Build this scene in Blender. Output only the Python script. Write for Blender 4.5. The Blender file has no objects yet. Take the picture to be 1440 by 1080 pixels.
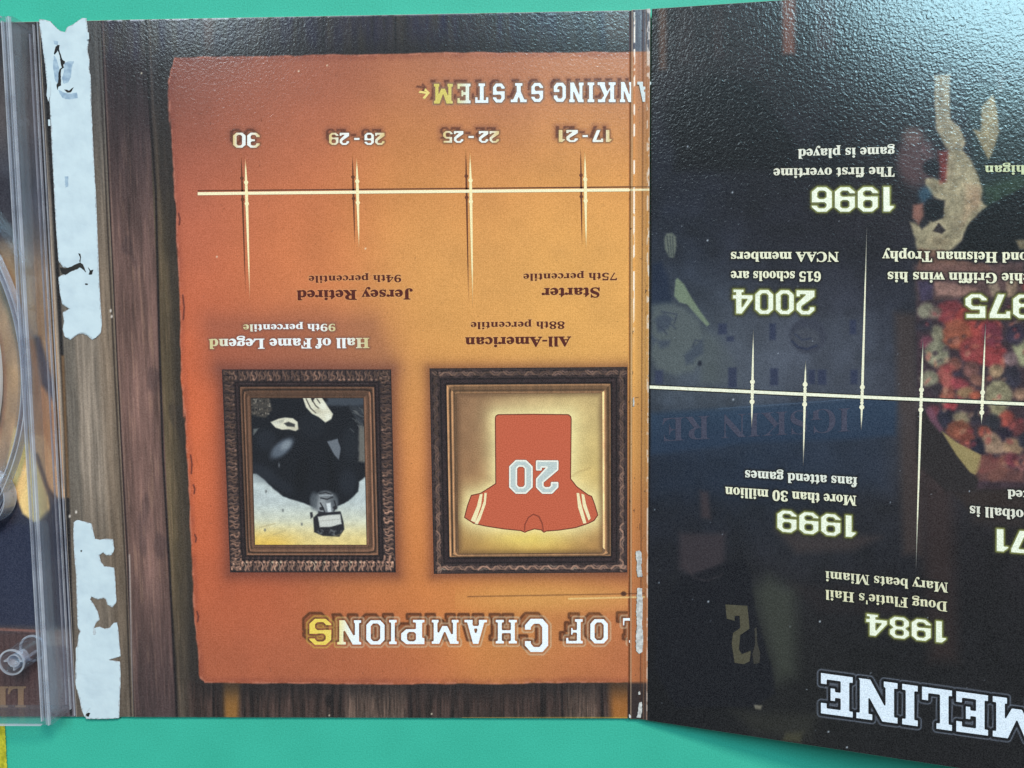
import bpy, math, random
import numpy as np
from mathutils import Matrix, Vector

scene = bpy.context.scene
coll = scene.collection
MM = 0.001
ZS = 1.6            # height of the card's printed face above the mat (mm)

# ------------------------------------------------------------------ camera
# all lengths in millimetres until they are written into a mesh
CAM_C = np.array([43.23870473, 16.17149105, 220.4072496])
CAM_R = np.array([[0.9996474572685446, -0.009426553862774412, -0.024821387124911897],
                  [-0.007384558887272186, -0.9966777399960973, 0.08111073225111565],
                  [-0.025503518709639635, -0.08089884225712982, -0.9963959794453624]])
FPX = 1167.4474
cam = bpy.data.cameras.new('camera')
cam.sensor_fit = 'HORIZONTAL'
cam.sensor_width = 36.0
cam.lens = 36.0 * FPX / 1440.0
cam.clip_start = 0.005
cam.clip_end = 20.0
cam_ob = bpy.data.objects.new('camera', cam)
coll.objects.link(cam_ob)
m = Matrix.Identity(4)
for i in range(3):
    m[i][0] = CAM_R[0][i]
    m[i][1] = -CAM_R[1][i]
    m[i][2] = -CAM_R[2][i]
m.translation = Vector((CAM_C[0] * MM, CAM_C[1] * MM, (CAM_C[2] + ZS) * MM))
cam_ob.matrix_world = m
scene.camera = cam_ob

# ------------------------------------------------------------------ room light
world = bpy.data.worlds.new('World')
scene.world = world
world.use_nodes = True
bg = world.node_tree.nodes['Background']
bg.inputs['Color'].default_value = (0.62, 0.70, 0.78, 1)
bg.inputs['Strength'].default_value = 0.20


def lamp(name, d, dist, sx, sy, power, col):
    l = bpy.data.lights.new(name, 'AREA')
    l.shape = 'RECTANGLE'
    l.size, l.size_y = sx, sy
    l.energy = power
    l.color = col
    o = bpy.data.objects.new(name, l)
    coll.objects.link(o)
    v = Vector(d) * dist
    o.location = Vector((0.06, 0.0, 0.0)) + v
    o.rotation_euler = (-v).to_track_quat('-Z', 'Y').to_euler()
    return o


lamp('window_lamp', (0.14, 0.60, 1.0), 2.4, 0.85, 0.70, 57.0, (0.51, 0.87, 1.0))
lamp('added_key_lamp', (0.55, 0.88, 1.0), 2.6, 0.50, 0.50, 132.0, (1.0, 0.78, 0.68))  # unseen key light, added to balance the blue window light
lamp('ceiling_lamp_far', (-0.42, 0.48, 1.0), 2.4, 0.44, 0.26, 6.5, (0.72, 0.92, 1.0))

scene.view_settings.view_transform = 'Standard'
scene.view_settings.look = 'None'
scene.view_settings.exposure = 0.0
scene.view_settings.gamma = 1.0
scene.view_settings.use_curve_mapping = False
scene.cycles.max_bounces = 12
scene.cycles.transparent_max_bounces = 24

# what one unit of white looks like under this light (used to turn printed colours
# judged by eye under the lamps into the ink's own albedo)
LIGHT = np.array([1.10, 1.09, 1.05])

# ------------------------------------------------------------------ geometry helpers


def ray(u, v):
    return CAM_R.T @ np.array([(u - 720.0) / FPX, (v - 540.0) / FPX, 1.0])


def at(u, v, z=0.0):
    """photo point -> point of the flat card plane raised by z (mm); works on arrays"""
    u = np.asarray(u, float)
    v = np.asarray(v, float)
    d = np.stack([(u - 720.0) / FPX, (v - 540.0) / FPX, np.ones_like(u)], -1) @ CAM_R
    t = (z - CAM_C[2]) / d[..., 2]
    return CAM_C + d * t[..., None]


def proj(P):
    c = (np.asarray(P) - CAM_C) @ CAM_R.T
    return 720.0 + FPX * c[..., 0] / c[..., 2], 540.0 + FPX * c[..., 1] / c[..., 2]


# lifted right-hand panel: hinge line RA (top) - RB (bottom), rising direction RD
RA = at(917.0, 12.0, 1.0)
RB = at(910.5, 1013.0, 1.0)
_az, _el = math.radians(-1.60158), math.radians(14.92656)
RD = np.array([math.cos(_az) * math.cos(_el), math.sin(_az) * math.cos(_el), math.sin(_el)])
RT = (RA - RB) / np.linalg.norm(RA - RB)
RN = np.cross(RD, RT)
RN /= np.linalg.norm(RN)


def at_right(u, v, off=0.0):
    u = np.asarray(u, float)
    v = np.asarray(v, float)
    d = np.stack([(u - 720.0) / FPX, (v - 540.0) / FPX, np.ones_like(u)], -1) @ CAM_R
    t = ((RA + RN * off - CAM_C) @ RN) / (d @ RN)
    P = CAM_C + d * t[..., None]
    return P + RN * right_bend((P - RB) @ RD, (P - RB) @ RT)[..., None]


def right_bend(s, t):
    """the free panel curls back a little towards its upper outer corner (mm)"""
    k = np.clip(s / 75.0, 0, 1.3)
    return -0.1 / 148.0 * k * np.clip(t - 114.0, 0, None) ** 2


def lin(c):
    c = np.clip(np.asarray(c, float) / 255.0, 0, 1)
    return np.where(c <= 0.04045, c / 12.92, ((c + 0.055) / 1.055) ** 2.4)


def ink(rgb, k=1.0):
    return np.clip(lin(rgb) / (LIGHT * k), 0.002, 0.86)


def link(name, me, mat, parent=None):
    o = bpy.data.objects.new(name, me)
    coll.objects.link(o)
    if mat is not None and not me.materials:
        for mm_ in (mat if isinstance(mat, (list, tuple)) else [mat]):
            me.materials.append(mm_)
    if parent is not None:
        o.parent = parent
    return o


def mesh_np(name, V, F, col=None):
    """V (n,3) in mm; F list or array of faces; col (n,3) albedo per vertex"""
    V = np.array(V, float)
    V[:, 2] += ZS
    V = V * MM
    me = bpy.data.meshes.new(name)
    if isinstance(F, np.ndarray):
        k = F.shape[1]
        me.vertices.add(len(V))
        me.vertices.foreach_set('co', V.astype(np.float32).ravel())
        me.loops.add(F.size)
        me.loops.foreach_set('vertex_index', F.astype(np.int32).ravel())
        me.polygons.add(len(F))
        me.polygons.foreach_set('loop_start', np.arange(0, F.size, k, dtype=np.int32))
        me.update(calc_edges=True)
        me.validate()
    else:
        me.from_pydata([tuple(p) for p in V], [], [tuple(f) for f in F])
        me.update()
    if col is not None:
        a = me.color_attributes.new('Col', 'FLOAT_COLOR', 'POINT')
        c4 = np.ones((len(V), 4), np.float32)
        c4[:, :3] = col
        a.data.foreach_set('color', c4.ravel())
    return me


# ------------------------------------------------------------------ noise
_rs = np.random.RandomState(7)
_TAB = _rs.rand(256, 256)


def vnoise(x, y, seed=0):
    x = np.asarray(x, float) + seed * 17.31
    y = np.asarray(y, float) + seed * 41.77
    xi = np.floor(x).astype(int)
    yi = np.floor(y).astype(int)
    fx = x - xi
    fy = y - yi
    fx = fx * fx * (3 - 2 * fx)
    fy = fy * fy * (3 - 2 * fy)
    a = _TAB[xi & 255, yi & 255]
    b = _TAB[(xi + 1) & 255, yi & 255]
    c = _TAB[xi & 255, (yi + 1) & 255]
    d = _TAB[(xi + 1) & 255, (yi + 1) & 255]
    return (a * (1 - fx) + b * fx) * (1 - fy) + (c * (1 - fx) + d * fx) * fy


def fbm(x, y, seed=0, oct=4):
    s = 0
    amp = 0.5
    for k in range(oct):
        s = s + amp * vnoise(x * 2 ** k, y * 2 ** k, seed + k * 3)
        amp *= 0.5
    return s / (1 - 0.5 ** oct)


def smooth(t):
    t = np.clip(t, 0, 1)
    return t * t * (3 - 2 * t)


def lerp(a, b, t):
    return a + (b - a) * t


class Art:
    """printed ink: an sRGB colour per point of a sheet, laid down in layers"""

    def __init__(s, X, Y, base):
        s.X, s.Y = X, Y
        s.c = np.empty(X.shape + (3,))
        s.c[...] = base

    def mix(s, mask, col, idx=None):
        if idx is None:
            s.c += (np.asarray(col, float) - s.c) * mask[..., None]
        else:
            s.c[idx] += (np.asarray(col, float) - s.c[idx]) * mask[..., None]

    def box(s, x0, y0, x1, y1):
        return np.nonzero((s.X > x0) & (s.X < x1) & (s.Y > y0) & (s.Y < y1))[0]

    def poly(s, pts, col, blur=1.5, alpha=1.0, wob=0.0, seed=0):
        P = np.array(pts, float)
        mrg = blur * 2 + wob + 2
        idx = s.box(P[:, 0].min() - mrg, P[:, 1].min() - mrg, P[:, 0].max() + mrg, P[:, 1].max() + mrg)
        if not len(idx):
            return
        x, y = s.X[idx], s.Y[idx]
        if wob:
            x = x + (fbm(x / 7, y / 7, seed, 3) - .5) * 2 * wob
            y = y + (fbm(x / 7, y / 7, seed + 9, 3) - .5) * 2 * wob
        sd = sdf(P, x, y)
        s.mix(alpha * smooth(0.5 - sd / (2 * blur)), col, idx)

    def ell(s, cx, cy, rx, ry, col, blur=2.0, alpha=1.0, ang=0.0):
        R = max(rx, ry) + blur * 2 + 2
        idx = s.box(cx - R, cy - R, cx + R, cy + R)
        if not len(idx):
            return
        dx, dy = s.X[idx] - cx, s.Y[idx] - cy
        ca, sa = math.cos(ang), math.sin(ang)
        a, b = (dx * ca + dy * sa) / rx, (-dx * sa + dy * ca) / ry
        r = np.sqrt(a * a + b * b)
        sd = (r - 1) * min(rx, ry)
        s.mix(alpha * smooth(0.5 - sd / (2 * blur)), col, idx)

    def line(s, pts, w, col, blur=1.0, alpha=1.0):
        P = np.array(pts, float)
        mrg = w + blur * 2 + 2
        idx = s.box(P[:, 0].min() - mrg, P[:, 1].min() - mrg, P[:, 0].max() + mrg, P[:, 1].max() + mrg)
        if not len(idx):
            return
        x, y = s.X[idx], s.Y[idx]
        d = np.full(x.shape, 1e9)
        for a, b in zip(P[:-1], P[1:]):
            d = np.minimum(d, segd(a, b, x, y))
        s.mix(alpha * smooth(0.5 - (d - w / 2) / (2 * blur)), col, idx)

    def glyphs(s, loops, layers, dx=0.0, dy=0.0):
        """soft printed halo / drop of a line of lettering; layers = (outset, blur, colour, alpha), bottom first"""
        Q = [np.array([(p[0] + dx, -p[1] + dy) for p in l]) for l in loops]
        al = np.concatenate(Q)
        mg = max((l[0] if not isinstance(l[0], tuple) else l[0][0] + l[0][1]) + 2 * l[1] for l in layers) + 2
        idx = s.box(al[:, 0].min() - mg, al[:, 1].min() - mg, al[:, 0].max() + mg, al[:, 1].max() + mg)
        if not len(idx):
            return
        x, y = s.X[idx], s.Y[idx]
        d = np.full(x.shape, 1e9)
        ins = np.zeros(x.shape, bool)
        for P in Q:
            k = np.nonzero((x > P[:, 0].min() - mg) & (x < P[:, 0].max() + mg))[0]
            if not len(k):
                continue
            xx, yy = x[k], y[k]
            sd = sdf(P, xx, yy)
            d[k] = np.minimum(d[k], np.abs(sd))
            ins[k] ^= sd < 0
        d = np.where(ins, -d, d)
        for out, blur, col, alpha in layers:
            if isinstance(out, tuple):      # a ring between two outsets
                m = smooth(.5 - (np.abs(d - out[0]) - out[1]) / (2 * blur))
            else:
                m = smooth(.5 - (d - out) / (2 * blur))
            c = col(x, y) if callable(col) else col
            s.mix(alpha * m, c, idx)

    def albedo(s):
        return ink(s.c)


def segd(a, b, x, y):
    vx, vy = b[0] - a[0], b[1] - a[1]
    L = vx * vx + vy * vy + 1e-12
    t = np.clip(((x - a[0]) * vx + (y - a[1]) * vy) / L, 0, 1)
    return np.hypot(x - a[0] - t * vx, y - a[1] - t * vy)


def sdf(P, x, y):
    d = np.full(x.shape, 1e9)
    ins = np.zeros(x.shape, bool)
    n = len(P)
    for i in range(n):
        a, b = P[i], P[(i + 1) % n]
        d = np.minimum(d, segd(a, b, x, y))
        if a[1] != b[1]:
            c = ((a[1] > y) != (b[1] > y)) & (x < (b[0] - a[0]) * (y - a[1]) / (b[1] - a[1]) + a[0])
            ins ^= c
    return np.where(ins, -d, d)


def blend(X, Y, pts, sig):
    """smooth colour field through (x, y, rgb) control points"""
    num = np.zeros(X.shape + (3,))
    den = np.zeros(X.shape)
    for x, y, c in pts:
        w = np.exp(-((X - x) ** 2 + (Y - y) ** 2) / (2 * sig * sig)) + 1e-9
        num += w[..., None] * np.array(c, float)
        den += w
    return num / den[..., None]


def along(y, y0, x0, y1, x1):
    return x0 + (x1 - x0) * (y - y0) / (y1 - y0)


# ------------------------------------------------------------------ materials


def new_mat(name):
    mt = bpy.data.materials.new(name)
    mt.use_nodes = True
    nt = mt.node_tree
    b = nt.nodes['Principled BSDF']
    return mt, nt, b


def node(nt, kind, **kw):
    n = nt.nodes.new(kind)
    for k, v in kw.items():
        setattr(n, k, v)
    return n


def print_material(name, rough, bump, grain, lac=True):
    """lacquered print: ink colour, fine print grain, embossed orange-peel lacquer"""
    mt, nt, b = new_mat(name)
    L = nt.links.new
    att = node(nt, 'ShaderNodeAttribute', attribute_name='Col')
    tc = node(nt, 'ShaderNodeTexCoord')
    n1 = node(nt, 'ShaderNodeTexNoise')
    n1.inputs['Scale'].default_value = 3600
    n1.inputs['Detail'].default_value = 1.0
    L(tc.outputs['Object'], n1.inputs['Vector'])
    mr = node(nt, 'ShaderNodeMapRange')
    mr.inputs['From Min'].default_value = 0.25
    mr.inputs['From Max'].default_value = 0.75
    mr.inputs['To Min'].default_value = 1 - grain
    mr.inputs['To Max'].default_value = 1 + grain
    L(n1.outputs['Fac'], mr.inputs['Value'])
    mx = node(nt, 'ShaderNodeMix', data_type='RGBA', blend_type='MULTIPLY')
    mx.inputs['Factor'].default_value = 1.0
    L(att.outputs['Color'], mx.inputs[6])
    L(mr.outputs['Result'], mx.inputs[7])
    # a little screen-dot grain that also shows in the darkest ink
    gr = node(nt, 'ShaderNodeMapRange')
    gr.inputs['From Min'].default_value = 0.3
    gr.inputs['From Max'].default_value = 0.7
    gr.inputs['To Min'].default_value = 0.0
    gr.inputs['To Max'].default_value = 0.020
    L(n1.outputs['Fac'], gr.inputs['Value'])
    m3 = node(nt, 'ShaderNodeMix', data_type='RGBA', blend_type='ADD')
    m3.inputs['Factor'].default_value = 1.0
    L(mx.outputs[2], m3.inputs[6])
    L(gr.outputs['Result'], m3.inputs[7])
    L(m3.outputs[2], b.inputs['Base Color'])
    b.inputs['Roughness'].default_value = rough
    b.inputs['IOR'].default_value = 1.5
    # leather-grained lacquer: small pebbles with finer wrinkles between them
    vo = node(nt, 'ShaderNodeTexNoise')
    vo.inputs['Scale'].default_value = 1250
    vo.inputs['Detail'].default_value = 1.5
    vo.inputs['Distortion'].default_value = 0.6
    L(tc.outputs['Object'], vo.inputs['Vector'])
    n2 = node(nt, 'ShaderNodeTexVoronoi', feature='SMOOTH_F1')
    n2.inputs['Scale'].default_value = 1800
    n2.inputs['Smoothness'].default_value = 0.7
    L(tc.outputs['Object'], n2.inputs['Vector'])
    ad = node(nt, 'ShaderNodeMath', operation='MULTIPLY_ADD')
    L(n2.outputs['Distance'], ad.inputs[0])
    ad.inputs[1].default_value = 0.35
    L(vo.outputs['Fac'], ad.inputs[2])
    bp = node(nt, 'ShaderNodeBump')
    bp.inputs['Strength'].default_value = 1.0
    bp.inputs['Distance'].default_value = bump
    L(ad.outputs['Value'], bp.inputs['Height'])
    L(bp.outputs['Normal'], b.inputs['Normal'])
    return mt


M_PRINT = print_material('lacquered_print', 0.17, 0.000026, 0.18)
M_DARK = print_material('lacquered_dark_print', 0.20, 0.000056, 0.22)
M_FOLD = print_material('worn_fold_print', 0.22, 0.00002, 0.18)


def paper_material():
    mt, nt, b = new_mat('torn_paper')
    L = nt.links.new
    tc = node(nt, 'ShaderNodeTexCoord')
    n1 = node(nt, 'ShaderNodeTexNoise')
    n1.inputs['Scale'].default_value = 260
    n1.inputs['Detail'].default_value = 8
    L(tc.outputs['Object'], n1.inputs['Vector'])
    rp = node(nt, 'ShaderNodeValToRGB')
    rp.color_ramp.elements[0].position = 0.25
    rp.color_ramp.elements[0].color = (0.46, 0.55, 0.605, 1)
    rp.color_ramp.elements[1].position = 0.6
    rp.color_ramp.elements[1].color = (0.53, 0.625, 0.67, 1)
    L(n1.outputs['Fac'], rp.inputs['Fac'])
    L(rp.outputs['Color'], b.inputs['Base Color'])
    b.inputs['Roughness'].default_value = 0.9
    bp = node(nt, 'ShaderNodeBump')
    bp.inputs['Distance'].default_value = 0.00025
    bp.inputs['Strength'].default_value = 0.6
    L(n1.outputs['Fac'], bp.inputs['Height'])
    L(bp.outputs['Normal'], b.inputs['Normal'])
    return mt


M_PAPER = paper_material()


def plastic_material(name, haze, tint, rough):
    """thin clear styrene: straight-through transmission, fresnel gloss, a trace of haze"""
    mt = bpy.data.materials.new(name)
    mt.use_nodes = True
    nt = mt.node_tree
    nt.nodes.clear()
    L = nt.links.new
    out = node(nt, 'ShaderNodeOutputMaterial')
    tr = node(nt, 'ShaderNodeBsdfTransparent')
    tr.inputs['Color'].default_value = tint
    df = node(nt, 'ShaderNodeBsdfDiffuse')
    df.inputs['Color'].default_value = (0.78, 0.82, 0.88, 1)
    gl = node(nt, 'ShaderNodeBsdfGlossy')
    gl.inputs['Roughness'].default_value = rough
    # fresnel by view angle alone, the same on both faces of the thin sheet
    lw = node(nt, 'ShaderNodeLayerWeight')
    lw.inputs['Blend'].default_value = 0.5
    pw = node(nt, 'ShaderNodeMath', operation='POWER')
    pw.inputs[1].default_value = 5.0
    L(lw.outputs['Facing'], pw.inputs[0])
    fr = node(nt, 'ShaderNodeMath', operation='MULTIPLY_ADD')
    fr.inputs[1].default_value = 0.9
    fr.inputs[2].default_value = 0.04
    L(pw.outputs[0], fr.inputs[0])
    m1 = node(nt, 'ShaderNodeMixShader')
    tc = node(nt, 'ShaderNodeTexCoord')
    nz = node(nt, 'ShaderNodeTexNoise')
    nz.inputs['Scale'].default_value = 130
    nz.inputs['Detail'].default_value = 5
    L(tc.outputs['Object'], nz.inputs['Vector'])
    mr = node(nt, 'ShaderNodeMapRange')
    mr.inputs['From Min'].default_value = 0.3
    mr.inputs['From Max'].default_value = 0.7
    mr.inputs['To Min'].default_value = haze * 0.6
    mr.inputs['To Max'].default_value = haze * 1.4
    L(nz.outputs['Fac'], mr.inputs['Value'])
    L(mr.outputs['Result'], m1.inputs['Fac'])
    L(tr.outputs[0], m1.inputs[1])
    L(df.outputs[0], m1.inputs[2])
    m2 = node(nt, 'ShaderNodeMixShader')
    L(fr.outputs[0], m2.inputs['Fac'])
    L(m1.outputs[0], m2.inputs[1])
    L(gl.outputs[0], m2.inputs[2])
    L(m2.outputs[0], out.inputs['Surface'])
    return mt


M_CLEAR = plastic_material('clear_plastic', 0.03, (0.94, 0.95, 0.97, 1), 0.06)
M_WALL = plastic_material('scuffed_clear_plastic', 0.032, (0.95, 0.96, 0.98, 1), 0.1)
M_EDGE = plastic_material('clear_plastic_edge', 0.30, (0.85, 0.88, 0.95, 1), 0.15)


def mat_material():
    mt, nt, b = new_mat('green_mat')
    L = nt.links.new
    tc = node(nt, 'ShaderNodeTexCoord')
    n1 = node(nt, 'ShaderNodeTexNoise')
    n1.inputs['Scale'].default_value = 2600
    n1.inputs['Detail'].default_value = 2
    n2 = node(nt, 'ShaderNodeTexNoise')
    n2.inputs['Scale'].default_value = 60
    n2.inputs['Detail'].default_value = 4
    L(tc.outputs['Object'], n1.inputs['Vector'])
    L(tc.outputs['Object'], n2.inputs['Vector'])
    ad = node(nt, 'ShaderNodeMath', operation='MULTIPLY_ADD')
    L(n2.outputs['Fac'], ad.inputs[0])
    ad.inputs[1].default_value = 0.35
    L(n1.outputs['Fac'], ad.inputs[2])
    rp = node(nt, 'ShaderNodeValToRGB')
    rp.color_ramp.elements[0].position = 0.40
    rp.color_ramp.elements[0].color = (0.031, 0.335, 0.235, 1)
    rp.color_ramp.elements[1].position = 0.95
    rp.color_ramp.elements[1].color = (0.048, 0.455, 0.330, 1)
    L(ad.outputs['Value'], rp.inputs['Fac'])
    L(rp.outputs['Color'], b.inputs['Base Color'])
    b.inputs['Roughness'].default_value = 0.55
    b.inputs['Specular IOR Level'].default_value = 0.25
    bp = node(nt, 'ShaderNodeBump')
    bp.inputs['Distance'].default_value = 0.00005
    L(n1.outputs['Fac'], bp.inputs['Height'])
    L(bp.outputs['Normal'], b.inputs['Normal'])
    return mt


M_MAT = mat_material()


def simple_material(name, c0, c1, scale, rough):
    mt, nt, b = new_mat(name)
    L = nt.links.new
    tc = node(nt, 'ShaderNodeTexCoord')
    n1 = node(nt, 'ShaderNodeTexNoise')
    n1.inputs['Scale'].default_value = scale
    n1.inputs['Detail'].default_value = 4
    L(tc.outputs['Object'], n1.inputs['Vector'])
    rp = node(nt, 'ShaderNodeValToRGB')
    rp.color_ramp.elements[0].position = 0.35
    rp.color_ramp.elements[0].color = c0 + (1,)
    rp.color_ramp.elements[1].position = 0.65
    rp.color_ramp.elements[1].color = c1 + (1,)
    L(n1.outputs['Fac'], rp.inputs['Fac'])
    L(rp.outputs['Color'], b.inputs['Base Color'])
    b.inputs['Roughness'].default_value = rough
    return mt


M_FIBRE = simple_material('paper_fibre', (0.30, 0.33, 0.36), (0.50, 0.54, 0.57), 1400, 0.95)
M_BLUE_GREY = simple_material('blue_grey_paper', (0.22, 0.31, 0.42), (0.36, 0.47, 0.56), 700, 0.95)
M_CHIP = simple_material('bared_card', (0.34, 0.34, 0.33), (0.60, 0.60, 0.58), 1100, 0.9)
M_YELLOW = simple_material('yellow_felt', (0.30, 0.30, 0.01), (0.62, 0.55, 0.03), 900, 0.9)
M_TEAR = simple_material('torn_gap', (0.008, 0.008, 0.009), (0.02, 0.018, 0.016), 300, 0.9)

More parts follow.
